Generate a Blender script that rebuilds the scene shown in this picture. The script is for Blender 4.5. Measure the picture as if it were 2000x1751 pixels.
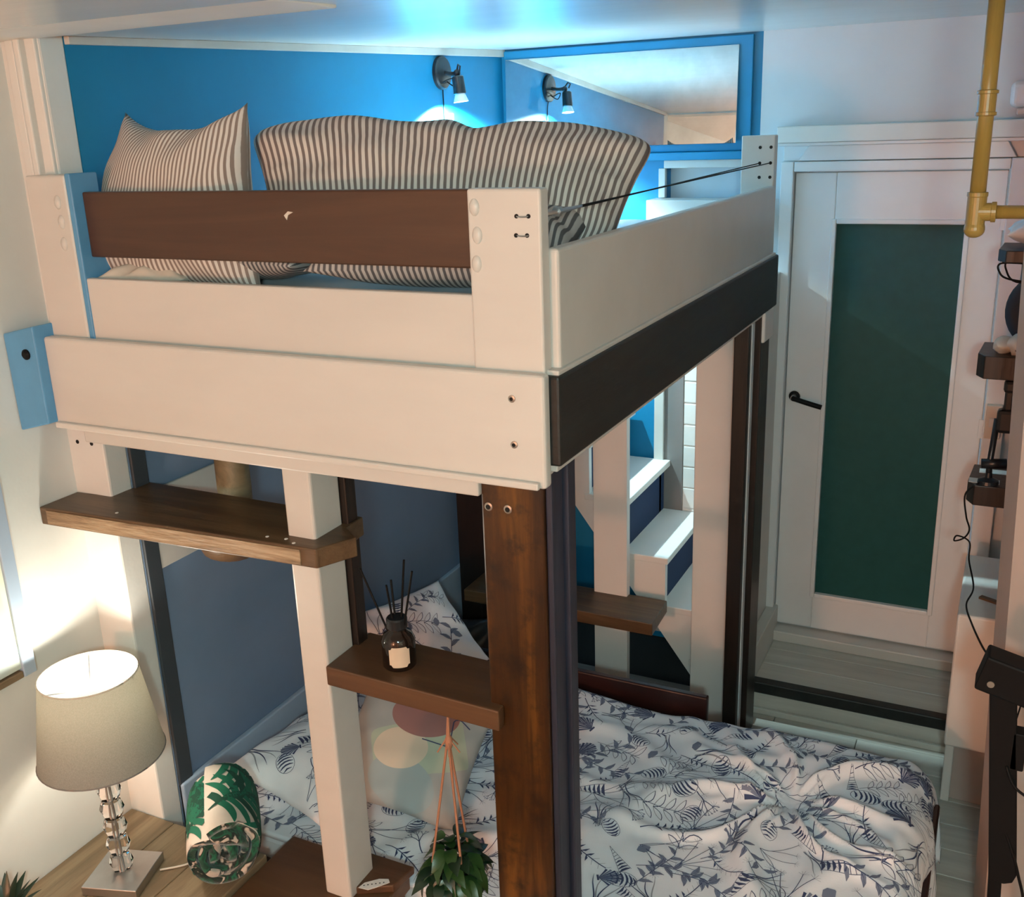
import bpy, bmesh, math, random
import numpy as np
from mathutils import Vector, Matrix, noise as mnoise

for o in list(bpy.data.objects): bpy.data.objects.remove(o)
S = bpy.context.scene
C = S.collection
EYE = 2.5            # lens height above the floor; z arguments below are measured from the lens
R = math.radians
random.seed(4)
rng = np.random.default_rng(7)

# ------------------------------------------------------------------ camera
cam = bpy.data.objects.new('camera', bpy.data.cameras.new('camera'))
C.objects.link(cam)
cam.data.sensor_fit = 'HORIZONTAL'; cam.data.sensor_width = 36.0
cam.data.lens = 36.0 * 1985.0 / 2000.0
cam.data.clip_start = 0.05
right = Vector((0.89824866, 0.43818679, -0.03378874))
up = Vector((-0.10220374, 0.28304564, 0.95364541))
fwd = Vector((-0.42743857, 0.85315738, -0.29902969))
cam.matrix_world = Matrix(((right.x, up.x, -fwd.x, 0), (right.y, up.y, -fwd.y, 0), (right.z, up.z, -fwd.z, EYE), (0, 0, 0, 1)))
S.camera = cam

# ------------------------------------------------------------------ world, room lights, exposure
wd = bpy.data.worlds.new('world'); S.world = wd; wd.use_nodes = True
wd.node_tree.nodes['Background'].inputs[0].default_value = (0.5, 0.55, 0.6, 1)
wd.node_tree.nodes['Background'].inputs[1].default_value = 0.3
S.view_settings.view_transform = 'Standard'
S.view_settings.look = 'None'
S.view_settings.gamma = 1.0
S.view_settings.use_curve_mapping = False
S.view_settings.exposure = 0.32

def light(name, kind, loc, energy, color, target=None, **kw):
    d = bpy.data.lights.new(name, kind); d.energy = energy; d.color = color
    for k, v in kw.items(): setattr(d, k, v)
    o = bpy.data.objects.new(name, d); C.objects.link(o)
    o.location = (loc[0], loc[1], loc[2] + EYE)
    if target is not None:
        v = Vector((target[0] - loc[0], target[1] - loc[1], target[2] - loc[2]))
        o.rotation_euler = v.to_track_quat('-Z', 'Y').to_euler()
    return o

# warm standing lamp in the room to the left of the photographer
light('warm_room_lamp', 'POINT', (-1.3, -4.4, -0.60), 265, (1.0, 0.45, 0.27), shadow_soft_size=0.12)
# cool daylight-white lamp behind the photographer
light('cool_room_lamp', 'POINT', (0.25, -0.6, 0.12), 105, (0.68, 1.0, 0.98), shadow_soft_size=0.10)

# ------------------------------------------------------------------ materials
def nt(name):
    m = bpy.data.materials.new(name); m.use_nodes = True
    t = m.node_tree; b = t.nodes['Principled BSDF']
    return m, t, b
def N(t, kind, **kw):
    n = t.nodes.new(kind)
    for k, v in kw.items(): setattr(n, k, v)
    return n
def inp(n, **kw):
    for k, v in kw.items(): n.inputs[k.replace('_', ' ')].default_value = v
def coords(t, scale=(1, 1, 1), out='Object'):
    tc = N(t, 'ShaderNodeTexCoord'); mp = N(t, 'ShaderNodeMapping')
    mp.inputs['Scale'].default_value = scale
    t.links.new(tc.outputs[out], mp.inputs[0]); return mp.outputs[0]
def ramp(t, fac, stops):
    r = N(t, 'ShaderNodeValToRGB')
    e = r.color_ramp.elements
    while len(e) < len(stops): e.new(0.5)
    for x, (p, c) in zip(e, stops):
        x.position = p; x.color = (*c, 1)
    t.links.new(fac, r.inputs[0]); return r.outputs[0]
def noise(t, vec, scale, detail=4, rough=0.6, dist=0.0):
    n = N(t, 'ShaderNodeTexNoise')
    inp(n, Scale=scale, Detail=detail, Roughness=rough, Distortion=dist)
    t.links.new(vec, n.inputs['Vector']); return n.outputs[0]
def bump(t, b, h, strength, dist=0.01):
    n = N(t, 'ShaderNodeBump'); inp(n, Strength=strength, Distance=dist)
    t.links.new(h, n.inputs['Height']); t.links.new(n.outputs[0], b.inputs['Normal'])
def sc(c, k): return tuple(min(1, x * k) for x in c)
def paint(name, c, rough=0.45, bumpy=0.12, bscale=30, vary=0.06, nscale=4, stretch=(1, 1, 1)):
    m, t, b = nt(name); v = coords(t, stretch)
    col = ramp(t, noise(t, v, nscale), [(0.3, sc(c, 1 - vary)), (0.7, sc(c, 1 + vary))])
    t.links.new(col, b.inputs['Base Color']); b.inputs['Roughness'].default_value = rough
    if bumpy: bump(t, b, noise(t, v, bscale, 3), bumpy, 0.004)
    return m
def wood(name, dark, mid, lite, axis='X', rough=0.5, scale=9, bumpy=0.25, wear=None):
    m, t, b = nt(name)
    st = {'X': (0.09, 1, 1), 'Y': (1, 0.09, 1), 'Z': (1, 1, 0.09)}[axis]
    v = coords(t, st)
    n1 = noise(t, v, scale * 2.2, 6, 0.65, 0.6)
    col = ramp(t, n1, [(0.28, dark), (0.5, mid), (0.72, lite)])
    if wear:
        n2 = noise(t, coords(t), 11, 5, 0.7)
        f = ramp(t, n2, [(0.50, (0, 0, 0)), (0.68, (1, 1, 1))])
        mx = N(t, 'ShaderNodeMix', data_type='RGBA'); t.links.new(f, mx.inputs['Factor'])
        t.links.new(col, mx.inputs['A']); mx.inputs['B'].default_value = (*wear, 1); col = mx.outputs['Result']
    t.links.new(col, b.inputs['Base Color']); b.inputs['Roughness'].default_value = rough
    bump(t, b, noise(t, v, scale * 6, 4), bumpy, 0.004)
    return m
def plain(name, c, rough=0.5, metal=0.0, **kw):
    m, t, b = nt(name); v = coords(t)
    col = ramp(t, noise(t, v, 18, 3), [(0.3, sc(c, 0.93)), (0.7, sc(c, 1.05))])
    t.links.new(col, b.inputs['Base Color'])
    b.inputs['Roughness'].default_value = rough; b.inputs['Metallic'].default_value = metal
    for k, x in kw.items(): b.inputs[k.replace('_', ' ')].default_value = x
    return m

W = {}
W['white'] = paint('white_gloss_paint', (0.60, 0.57, 0.525), 0.38, 0.10, 26, 0.04, 6, (0.3, 1, 1))
W['white_lifted'] = paint('white_paint_lifted', (0.78, 0.74, 0.70), 0.42, 0.08, 26, 0.03)  # lighter copy of the loft white, makes up for blocked light at the back
W['white_wall'] = paint('white_wall_paint', (0.72, 0.71, 0.67), 0.55, 0.35, 14, 0.05, 3)
W['door_white'] = paint('door_white_paint', (0.74, 0.75, 0.75), 0.42, 0.05, 30, 0.03)
W['grey_wall'] = paint('pale_grey_wall_paint', (0.60, 0.64, 0.66), 0.6, 0.12, 40, 0.03)
W['ceiling'] = paint('ceiling_satin_paint', (0.74, 0.76, 0.74), 0.27, 0.30, 5, 0.03, 3, (0.5, 1.6, 1))
W['soffit'] = paint('soffit_paint', (0.86, 0.84, 0.78), 0.5, 0.2, 8, 0.03)
W['blue'] = paint('bright_blue_paint', (0.003, 0.205, 0.40), 0.5, 0.10, 36, 0.06)
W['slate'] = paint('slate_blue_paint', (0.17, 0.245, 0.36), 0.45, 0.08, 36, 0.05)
W['darkslate'] = paint('dark_slate_paint', (0.035, 0.045, 0.055), 0.5, 0.1)
W['slate_lite'] = paint('pale_slate_paint', (0.36, 0.46, 0.58), 0.45, 0.06, 30, 0.04)
W['blue_block'] = paint('sky_blue_paint', (0.10, 0.30, 0.52), 0.42, 0.25, 22, 0.12)
W['riser'] = paint('navy_riser_paint', (0.003, 0.022, 0.075), 0.8, 0.05)
W['black_beam'] = wood('black_stained_wood', (0.006, 0.007, 0.006), (0.011, 0.013, 0.012), (0.020, 0.023, 0.020), 'Y', 0.5, 6, 0.4)
W['navy'] = wood('navy_stained_wood', (0.010, 0.012, 0.022), (0.016, 0.020, 0.036), (0.028, 0.033, 0.056), 'Z', 0.5, 7, 0.3)
W['darkpost'] = wood('dark_brown_post_wood', (0.006, 0.004, 0.003), (0.012, 0.007, 0.005), (0.026, 0.014, 0.009), 'Z', 0.4, 8, 0.3)
W['brown_board'] = wood('brown_varnished_board', (0.046, 0.020, 0.010), (0.066, 0.029, 0.014), (0.088, 0.041, 0.020), 'X', 0.36, 5, 0.15)
W['post_brown'] = wood('orange_brown_stained_post', (0.012, 0.004, 0.001), (0.050, 0.017, 0.002), (0.15, 0.056, 0.006), 'Z', 0.34, 6, 0.35, wear=(0.016, 0.006, 0.002))
W['plank'] = wood('worn_brown_plank', (0.062, 0.033, 0.015), (0.105, 0.058, 0.027), (0.165, 0.098, 0.048), 'X', 0.42, 8, 0.5)
W['plank_red'] = wood('reddish_brown_plank', (0.070, 0.031, 0.013), (0.098, 0.045, 0.020), (0.135, 0.066, 0.029), 'X', 0.40, 6, 0.3)
W['desk'] = wood('weathered_desk_wood', (0.13, 0.085, 0.045), (0.22, 0.15, 0.085), (0.33, 0.24, 0.14), 'Y', 0.55, 8, 0.5)
W['rough_edge'] = wood('splintered_plank_edge', (0.05, 0.025, 0.012), (0.30, 0.20, 0.11), (0.52, 0.40, 0.26), 'X', 0.6, 16, 1.0)
W['bedbase'] = wood('bare_bed_slat_wood', (0.12, 0.09, 0.045), (0.20, 0.15, 0.08), (0.30, 0.23, 0.13), 'Y', 0.6, 7, 0.3)
W['platform'] = paint('dark_platform_board', (0.035, 0.037, 0.035), 0.7, 0.1)
W['redwood'] = wood('dark_red_bed_rail', (0.012, 0.003, 0.002), (0.020, 0.004, 0.003), (0.032, 0.007, 0.004), 'X', 0.35, 6, 0.2)
W['floor'] = wood('grey_floor_plank', (0.42, 0.395, 0.345), (0.54, 0.51, 0.45), (0.65, 0.62, 0.55), 'X', 0.45, 5, 0.2)
W['floor_base'] = paint('dark_floor_joint', (0.03, 0.03, 0.028), 0.8, 0)
W['black'] = plain('black_metal', (0.003, 0.003, 0.0035), 0.6, Specular_IOR_Level=0.2)
W['blackplastic'] = plain('black_plastic', (0.012, 0.013, 0.015), 0.35)
W['steel'] = plain('brushed_steel', (0.50, 0.52, 0.53), 0.38, 1.0)
W['screw'] = plain('screw_head_grey', (0.35, 0.32, 0.28), 0.4, 0.7)
W['hole'] = plain('dark_hole', (0.008, 0.006, 0.005), 0.9)
W['brass'] = wood('brass_painted_pipe', (0.24, 0.165, 0.035), (0.30, 0.205, 0.048), (0.36, 0.25, 0.06), 'Z', 0.33, 12, 0.05)
W['mirror'] = plain('mirror_glass', (0.80, 0.84, 0.84), 0.015, 1.0)
W['bluewall_trim'] = paint('beige_cornice_paint', (0.60, 0.57, 0.52), 0.5, 0.3, 16, 0.08)
W['greybrown'] = paint('grey_brown_panel_paint', (0.20, 0.185, 0.175), 0.5, 0.05)
W['beige_wall'] = paint('beige_wall_paint', (0.62, 0.52, 0.42), 0.6, 0.1)
W['cream_cloth'] = plain('cream_cloth', (0.60, 0.55, 0.47), 0.9)
W['sheet'] = paint('white_cotton_sheet', (0.80, 0.81, 0.82), 0.85, 0.15, 60, 0.02)
W['pinkwall'] = paint('rosy_beige_wall_paint', (0.46, 0.38, 0.34), 0.6, 0.1)
W['ink'] = plain('indigo_print_ink', (0.045, 0.062, 0.14), 0.85)
W['ink_grey'] = plain('grey_print_ink', (0.19, 0.22, 0.31), 0.85)
W['ink_pale'] = plain('pale_grey_print_ink', (0.33, 0.34, 0.38), 0.85)
W['leaf_ink'] = plain('emerald_print_dye', (0.006, 0.135, 0.072), 0.8)
W['leaf_ink2'] = plain('deep_green_print_dye', (0.004, 0.055, 0.032), 0.8)
W['leaf'] = plain('glossy_leaf_green', (0.020, 0.055, 0.012), 0.35)
W['leaf2'] = plain('dark_leaf_green', (0.007, 0.024, 0.010), 0.35)
W['cord'] = plain('copper_twine', (0.36, 0.16, 0.09), 0.8)
W['pot'] = plain('dark_pot_ceramic', (0.10, 0.045, 0.03), 0.5)
W['soil'] = plain('potting_soil', (0.02, 0.014, 0.01), 0.95)
W['amber'] = plain('black_amber_glass', (0.012, 0.007, 0.005), 0.08)
W['label'] = plain('cream_paper_label', (0.62, 0.50, 0.37), 0.8)
W['paper'] = plain('white_paper', (0.75, 0.72, 0.68), 0.8)

def fabric_print():
    m, t, b = nt('white_printed_cotton')
    v = coords(t)
    col = ramp(t, noise(t, v, 9, 3), [(0.3, (0.82, 0.86, 0.91)), (0.7, (0.87, 0.90, 0.95))])
    t.links.new(col, b.inputs['Base Color']); b.inputs['Roughness'].default_value = 0.85
    b.inputs['Sheen Weight'].default_value = 0.15
    bump(t, b, noise(t, v, 220, 2), 0.12, 0.002)
    return m
W['cotton'] = fabric_print()

def stripes(name, pitch, dark, lite, duty=0.5):
    m, t, b = nt(name)
    uv = N(t, 'ShaderNodeUVMap'); uv.uv_map = 'UVMap'
    sp = N(t, 'ShaderNodeSeparateXYZ'); t.links.new(uv.outputs[0], sp.inputs[0])
    nz = noise(t, uv.outputs[0], 14, 2)
    ad = N(t, 'ShaderNodeMath', operation='MULTIPLY_ADD'); t.links.new(nz, ad.inputs[0]); ad.inputs[1].default_value = 0.004
    t.links.new(sp.outputs[0], ad.inputs[2])
    mu = N(t, 'ShaderNodeMath', operation='MULTIPLY'); t.links.new(ad.outputs[0], mu.inputs[0]); mu.inputs[1].default_value = 1.0 / pitch
    fr = N(t, 'ShaderNodeMath', operation='FRACT'); t.links.new(mu.outputs[0], fr.inputs[0])
    col = ramp(t, fr.outputs[0], [(0.0, lite), (0.06, dark), (duty - 0.03, dark), (duty + 0.05, lite)])
    t.links.new(col, b.inputs['Base Color']); b.inputs['Roughness'].default_value = 0.9
    bump(t, b, noise(t, uv.outputs[0], 500, 2), 0.1, 0.001)
    return m
W['ticking'] = stripes('brown_ticking_stripe', 0.0165, (0.185, 0.155, 0.145), (0.66, 0.63, 0.58))
W['ticking_fine'] = stripes('fine_ticking_stripe', 0.0135, (0.26, 0.21, 0.18), (0.68, 0.65, 0.60))
W['ticking_dark'] = stripes('grey_ticking_stripe', 0.0145, (0.10, 0.10, 0.105), (0.46, 0.45, 0.43))

# ------------------------------------------------------------------ mesh helpers
ORI = {}
def tag(o, label=None, cat=None, group=None, kind=None):
    if label: o['label'] = label
    if cat: o['category'] = cat
    if group: o['group'] = group
    if kind: o['kind'] = kind
    return o
def thing(name, label, cat, loc, group=None):
    o = bpy.data.objects.new(name, None); C.objects.link(o); o.empty_display_size = 0.05
    o.location = (loc[0], loc[1], loc[2] + EYE); ORI[o.name] = Vector(o.location)
    return tag(o, label, cat, group)
def finish(name, bm, mat, parent=None, smooth=False, origin=None, label=None):
    """bm holds lens-relative coordinates; it becomes one mesh object."""
    me = bpy.data.meshes.new(name)
    if parent is not None: org = ORI[parent.name]
    elif origin is not None: org = Vector((origin[0], origin[1], origin[2] + EYE))
    else:
        xs = [v.co for v in bm.verts]
        lo = [min(c[i] for c in xs) for i in range(3)]; hi = [max(c[i] for c in xs) for i in range(3)]
        org = Vector(((lo[0] + hi[0]) / 2, (lo[1] + hi[1]) / 2, lo[2] + EYE))
    sh = Vector((0, 0, EYE)) - org
    for v in bm.verts: v.co += sh
    bmesh.ops.recalc_face_normals(bm, faces=bm.faces)
    bm.to_mesh(me); bm.free()
    if smooth:
        me.polygons.foreach_set('use_smooth', [True] * len(me.polygons))
    for mm in (mat if isinstance(mat, (list, tuple)) else [mat]): me.materials.append(mm)
    o = bpy.data.objects.new(name, me); C.objects.link(o)
    if parent is not None: o.parent = parent
    else: o.location = org
    ORI[o.name] = org
    if label: o['label'] = label
    return o
def NB(): return bmesh.new()
def box(bm, x0, x1, y0, y1, z0, z1, b=0.004, seg=2):
    r = bmesh.ops.create_cube(bm, size=1.0)
    vs = r['verts']
    for v in vs:
        v.co = Vector(((x0 + x1) / 2 + v.co.x * (x1 - x0), (y0 + y1) / 2 + v.co.y * (y1 - y0), (z0 + z1) / 2 + v.co.z * (z1 - z0)))
    if b > 0:
        b = min(b, 0.45 * min(x1 - x0, y1 - y0, z1 - z0))
        es = list({e for v in vs for e in v.link_edges})
        bmesh.ops.bevel(bm, geom=es, offset=b, segments=seg, profile=0.5, affect='EDGES')
    return bm
def B(*a, **k): return box(NB(), *a, **k)
def prism(bm, poly, axis, lo, hi, b=0.0):
    """poly: 2-D outline in the two other axes (XZ for axis Y, XY for axis Z, YZ for axis X)."""
    def mk(p, t):
        if axis == 'Y': return (p[0], t, p[1])
        if axis == 'Z': return (p[0], p[1], t)
        return (t, p[0], p[1])
    a = [bm.verts.new(mk(p, lo)) for p in poly]; c = [bm.verts.new(mk(p, hi)) for p in poly]
    n = len(poly)
    bm.faces.new(a); bm.faces.new(c[::-1])
    for i in range(n): bm.faces.new((a[i], a[(i + 1) % n], c[(i + 1) % n], c[i]))
    if b > 0:
        es = list({e for v in a + c for e in v.link_edges})
        bmesh.ops.bevel(bm, geom=es, offset=b, segments=2, profile=0.5, affect='EDGES')
    return bm
def basis(d):
    d = Vector(d).normalized()
    a = Vector((0, 0, 1)) if abs(d.z) < 0.9 else Vector((1, 0, 0))
    u = d.cross(a).normalized(); return d, u, d.cross(u).normalized()
def lathe(bm, prof, base, d=(0, 0, 1), seg=24, cap=True):
    """prof: (radius, height along d) pairs from the base point."""
    d, u, v = basis(d); base = Vector(base); rings = []
    for r, h in prof:
        rings.append([bm.verts.new(base + d * h + (u * math.cos(2 * math.pi * i / seg) + v * math.sin(2 * math.pi * i / seg)) * r) for i in range(seg)])
    for a, c in zip(rings, rings[1:]):
        for i in range(seg): bm.faces.new((a[i], a[(i + 1) % seg], c[(i + 1) % seg], c[i]))
    if cap:
        bm.faces.new(rings[0][::-1]); bm.faces.new(rings[-1])
    return bm
def tube(bm, pts, r, seg=8):
    pts = [Vector(p) for p in pts]; rings = []
    d, u, v = basis(pts[1] - pts[0])
    for i, p in enumerate(pts):
        t = (pts[min(i + 1, len(pts) - 1)] - pts[max(i - 1, 0)]).normalized()
        u = (u - t * u.dot(t)).normalized(); v = t.cross(u)
        rr = r[i] if isinstance(r, (list, tuple)) else r
        rings.append([bm.verts.new(p + (u * math.cos(2 * math.pi * k / seg) + v * math.sin(2 * math.pi * k / seg)) * rr) for k in range(seg)])
    for a, c in zip(rings, rings[1:]):
        for k in range(seg): bm.faces.new((a[k], a[(k + 1) % seg], c[(k + 1) % seg], c[k]))
    bm.faces.new(rings[0][::-1]); bm.faces.new(rings[-1])
    return bm
def smooth_path(pts, n=8):
    pts = [Vector(p) for p in pts]; out = []
    for i in range(len(pts) - 1):
        p0, p1, p2, p3 = pts[max(i - 1, 0)], pts[i], pts[i + 1], pts[min(i + 2, len(pts) - 1)]
        for k in range(n):
            t = k / n
            out.append(0.5 * ((2 * p1) + (p2 - p0) * t + (2 * p0 - 5 * p1 + 4 * p2 - p3) * t * t + (3 * p1 - p0 - 3 * p2 + p3) * t ** 3))
    out.append(pts[-1]); return out
def blob(bm, c, r, seg=12, rings=8):
    res = bmesh.ops.create_uvsphere(bm, u_segments=seg, v_segments=rings, radius=1.0)
    for v in res['verts']: v.co = Vector((c[0] + v.co.x * r[0], c[1] + v.co.y * r[1], c[2] + v.co.z * r[2]))
    return bm
def struct(name, bm, mat, parent=None, label=None, **k):
    o = finish(name, bm, mat, parent, **k)
    if parent is None: o['kind'] = 'structure'
    if label: o['label'] = label
    return o

# ------------------------------------------------------------------ the room shell
XW = -2.236      # face of the blue alcove wall
XL = -2.37       # face of the white wall in front of the alcove
YB = 4.50        # face of the back wall
FL = -2.5        # floor
def ceil_z(y): return 0.262 + 0.0345 * (y - 1.92)

fl = struct('floor', B(-2.6, 1.4, -5.1, 4.8, FL - 0.08, FL - 0.008, b=0), W['floor_base'], label='grey wooden floor of the lower room beside the bed')
row = 0
y = 1.05
plank_me = {}
while y < 3.98:
    x = -2.35 + (row % 3) * -0.35
    while x < 1.25:
        x1 = min(x + 1.15, 1.3); xa = max(x, -2.36)
        if x1 - xa > 0.08:
            key = round(x1 - xa, 2)
            if key not in plank_me:
                p = finish('floor_plank', B(xa + 0.0015, x1 - 0.0015, y + 0.0015, y + 0.1435, FL - 0.012, FL, b=0.002, seg=1), W['floor'], fl)
                plank_me[key] = (p, xa, y)
            else:
                p0, px, py = plank_me[key]
                p = p0.copy(); C.objects.link(p); p.parent = fl
                p.location = p0.location + Vector((xa - px, y - py, 0))
        x += 1.15
    y += 0.145; row += 1

struct('ceiling', prism(NB(), [(-5.1, 0.20), (0.0, ceil_z(0.0)), (4.8, ceil_z(4.8)), (4.8, 0.6), (-5.1, 0.6)], 'X', -2.6, 1.4), W['ceiling'], label='pale glossy sloping ceiling above the loft bed')
struct('trim_1', B(-2.45, -1.335, -2.2, 1.92, 0.255, 0.40, b=0.004), W['soffit'], label='cream lowered soffit edge at upper left of ceiling')

# left: white wall, its return, and the blue alcove wall
wl = struct('wall_left', B(-2.6, XL, -5.1, 1.93, FL, 0.45, b=0), W['white_wall'], label='white painted wall behind the lit table lamp')
ret = finish('wall_return', B(-2.6, XW, 1.92, 2.0, FL, 0.42, b=0.006), W['white_wall'], wl)
for x in (-2.335, -2.28): finish('screw_hole', lathe(NB(), [(0.006, 0), (0.006, 0.0012)], (x, 1.92, -0.80), (0, -1, 0), 10), W['hole'], wl)
for i, (x0, x1, d) in enumerate(((-2.345, -2.315, 0.012), (-2.305, -2.285, 0.020), (-2.275, -2.24, 0.010))):
    finish('moulding', B(x0, x1, 1.92 - d, 1.925, -0.47, 0.258, b=0.004), W['white_wall'], wl)
wa = struct('wall_alcove', B(-2.6, XW, 2.0, 4.7, -0.62, 0.40, b=0), W['blue'], label='bright blue wall above the upper mattress')
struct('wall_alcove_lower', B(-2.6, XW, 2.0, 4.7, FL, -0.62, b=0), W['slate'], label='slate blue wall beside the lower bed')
struct('trim_2', prism(NB(), [(2.0, ceil_z(2.0) - 0.020), (4.5, ceil_z(4.5) - 0.030), (4.5, ceil_z(4.5)), (2.0, ceil_z(2.0))], 'X', XW, XW + 0.018, b=0.002), W['bluewall_trim'], label='beige cornice strip along top of blue wall')
struct('baseboard_left', B(XW, XW + 0.022, 2.0, YB, FL, -1.955, b=0.005), W['slate_lite'], label='tall pale blue skirting board along slate blue wall')
struct('trim_8', B(XW, XW + 0.012, 2.0, 2.055, FL, -0.64, b=0.003), W['darkslate'], label='dark upright strip where slate blue wall meets white return')
struct('trim_3', B(XW, XW + 0.010, 2.055, 2.36, -1.23, -0.98, b=0.003), W['white'], label='white box panel high on the slate blue wall')

# back wall: blue half with niche, grey half with the door opening
bm = NB()
box(bm, -2.6, -1.437, YB, 4.8, FL, 0.45, b=0)
box(bm, -1.437, -1.03, YB, 4.8, -0.165, 0.45, b=0)
box(bm, -1.437, -1.03, YB, 4.8, FL, -0.318, b=0)
wb = struct('wall_back', bm, W['blue'], label='blue painted back wall behind mirror and stairs')
bm = NB()
box(bm, -1.03, -0.875, YB, 4.8, FL, 0.45, b=0)
box(bm, -0.055, 1.4, YB, 4.8, FL, 0.45, b=0)
box(bm, -0.875, -0.055, YB, 4.8, -0.205, 0.45, b=0)
box(bm, -0.875, -0.055, YB, 4.8, FL, -2.29, b=0)
wg = struct('wall_back_grey', bm, W['grey_wall'], label='pale grey back wall above the glazed door')
struct('wall_niche', B(-1.5, -0.95, 4.56, 4.62, -0.36, -0.12, b=0), W['grey_wall'], label='grey back of the small niche under mirror')
fr = struct('trim_4', B(-1.444, -1.0, 4.475, YB + 0.01, -0.186, -0.152, b=0.003), W['white'], label='white frame around the small niche under mirror')
finish('frame_side', B(-1.468, -1.437, 4.475, YB + 0.01, -0.312, -0.186, b=0.003), W['white'], fr)
finish('ledge_box', B(-1.486, -1.0, 4.36, YB, -0.46, -0.314, b=0.004), W['white'], fr)
# painted strips behind the stairs
struct('trim_5', B(-1.474, -1.428, 4.46, YB, -2.45, -0.55, b=0.003), W['white'], label='white upright trim on wall behind the stairs')
struct('trim_6', B(-1.428, -1.335, 4.475, YB, -2.45, -0.55, b=0.003), W['greybrown'], label='grey brown upright panel on wall behind the stairs')
bm = B(-1.335, -1.0, 4.482, YB, -2.45, -0.55, b=0.002)
for k in range(17):
    z = -2.40 + k * 0.105
    box(bm, -1.333, -1.002, 4.478, 4.484, z, z + 0.098, b=0.003)
struct('trim_7', bm, W['white_wall'], label='white painted brick strip on wall behind stairs')
# wall between stairs and door lobby
struct('wall_lobby', B(-0.932, -0.905, 3.94, YB, FL, -0.62, b=0.004), W['white'], label='narrow white wall between bed post and glazed door')
struct('baseboard_lobby', B(-0.905, -0.855, 3.97, YB, FL, -2.20, b=0.004), W['white'], label='white plinth left of the wooden landing')

# landing
ld = struct('landing', B(-0.86, 0.3, 4.02, YB, FL, -2.372, b=0.002), W['floor'], label='grey wooden landing step below the glazed door')
for i in range(3):
    finish('landing_plank', B(-0.855, 0.3, 4.035 + i * 0.145, 4.178 + i * 0.145, -2.372, -2.352, b=0.003, seg=1), W['floor'], ld)
finish('nosing', B(-0.905, 0.3, 3.985, 4.035, -2.40, -2.345, b=0.006), W['black_beam'], ld)
finish('riser', B(-0.905, 0.3, 4.0, 4.02, FL, -2.40, b=0.002), W['floor'], ld)
finish('riser_moulding', B(-0.905, 0.3, 3.98, 4.0, FL, -2.47, b=0.004), W['floor'], ld)
th = finish('threshold', B(-0.905, -0.0, 4.40, YB, -2.352, -2.30, b=0.006), W['white'], ld)

# right-hand walls
bm = prism(NB(), [(0.078, 3.0), (1.4, 3.0), (1.4, 3.5), (0.05, 3.5), (0.046, 3.10)], 'Z', FL, 0.45)
for vtx in bm.verts:      # the old partition leans
    if vtx.co.x < 1: vtx.co.x -= 0.034 * (vtx.co.z + 1.3)
struct('wall_right', bm, W['pinkwall'], label='rosy beige partition wall at right edge')
struct('wall_right_far', B(0.34, 0.45, 3.5, 4.8, FL, 0.45, b=0), W['grey_wall'], label='grey wall carrying the wooden shelves')
struct('wall_right_room', B(1.3, 1.4, -5.1, 3.0, FL, 0.45, b=0), W['beige_wall'], label='beige wall of the room right of the camera')
struct('wall_rear', B(-2.6, 1.4, -5.15, -5.05, FL, 0.45, b=0), W['beige_wall'], label='beige rear wall reflected in the mirror')

# ------------------------------------------------------------------ door with frame
dr = bpy.data.objects.new('door_1', None); C.objects.link(dr); dr.location = (-0.465, 4.5, EYE - 2.29); ORI['door_1'] = Vector(dr.location)
dr['kind'] = 'structure'; dr['label'] = 'white door with tall dark green frosted pane'
DX0, DX1, DZ0, DZ1 = -0.868, -0.062, -2.288, -0.212
GX0, GX1, GZ0, GZ1 = -0.700, -0.192, -2.118, -0.412
Yd0, Yd1 = 4.475, 4.515
finish('stile', B(DX0, GX0, Yd0, Yd1, DZ0, DZ1, b=0.004), W['door_white'], dr)
finish('stile', B(GX1, DX1, Yd0, Yd1, DZ0, DZ1, b=0.004), W['door_white'], dr)
finish('rail', B(GX0, GX1, Yd0 + 0.001, Yd1, GZ1, DZ1, b=0.003), W['door_white'], dr)
finish('rail', B(GX0, GX1, Yd0 + 0.001, Yd1, DZ0, GZ0, b=0.003), W['door_white'], dr)
W['pane'] = plain('dark_green_frosted_glass', (0.016, 0.080, 0.076), 0.45, Specular_IOR_Level=0.15)
finish('pane', B(GX0 - 0.005, GX1 + 0.005, Yd0 + 0.018, Yd1 - 0.01, GZ0 - 0.005, GZ1 + 0.005, b=0), W['pane'], dr)
for a in ((GX0 - 0.012, GX0 + 0.008, GZ0 - 0.012, GZ1 + 0.012), (GX1 - 0.008, GX1 + 0.012, GZ0 - 0.012, GZ1 + 0.012), (GX0 + 0.008, GX1 - 0.008, GZ1 - 0.008, GZ1 + 0.012), (GX0 + 0.008, GX1 - 0.008, GZ0 - 0.012, GZ0 + 0.008)):
    finish('glazing_bead', B(a[0], a[1], Yd0 - 0.008, Yd0 + 0.02, a[2], a[3], b=0.004), W['door_white'], dr)
h = finish('handle', lathe(NB(), [(0.026, 0), (0.026, 0.008), (0.012, 0.010), (0.010, 0.055)], (-0.826, Yd0, -1.17), (0, -1, 0), 20), W['steel'], dr, smooth=False, label='dark steel lever handle')
finish('lever', tube(NB(), smooth_path([(-0.826, Yd0 - 0.05, -1.17), (-0.81, Yd0 - 0.058, -1.172), (-0.76, Yd0 - 0.058, -1.185), (-0.70, Yd0 - 0.055, -1.20)]), 0.011, 10), W['black'], h, smooth=True)
finish('handle_rose', lathe(NB(), [(0.024, 0), (0.024, 0.006), (0.016, 0.008)], (-0.826, Yd0 - 0.008, -1.17), (0, -1, 0), 20), W['black'], h)
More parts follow.
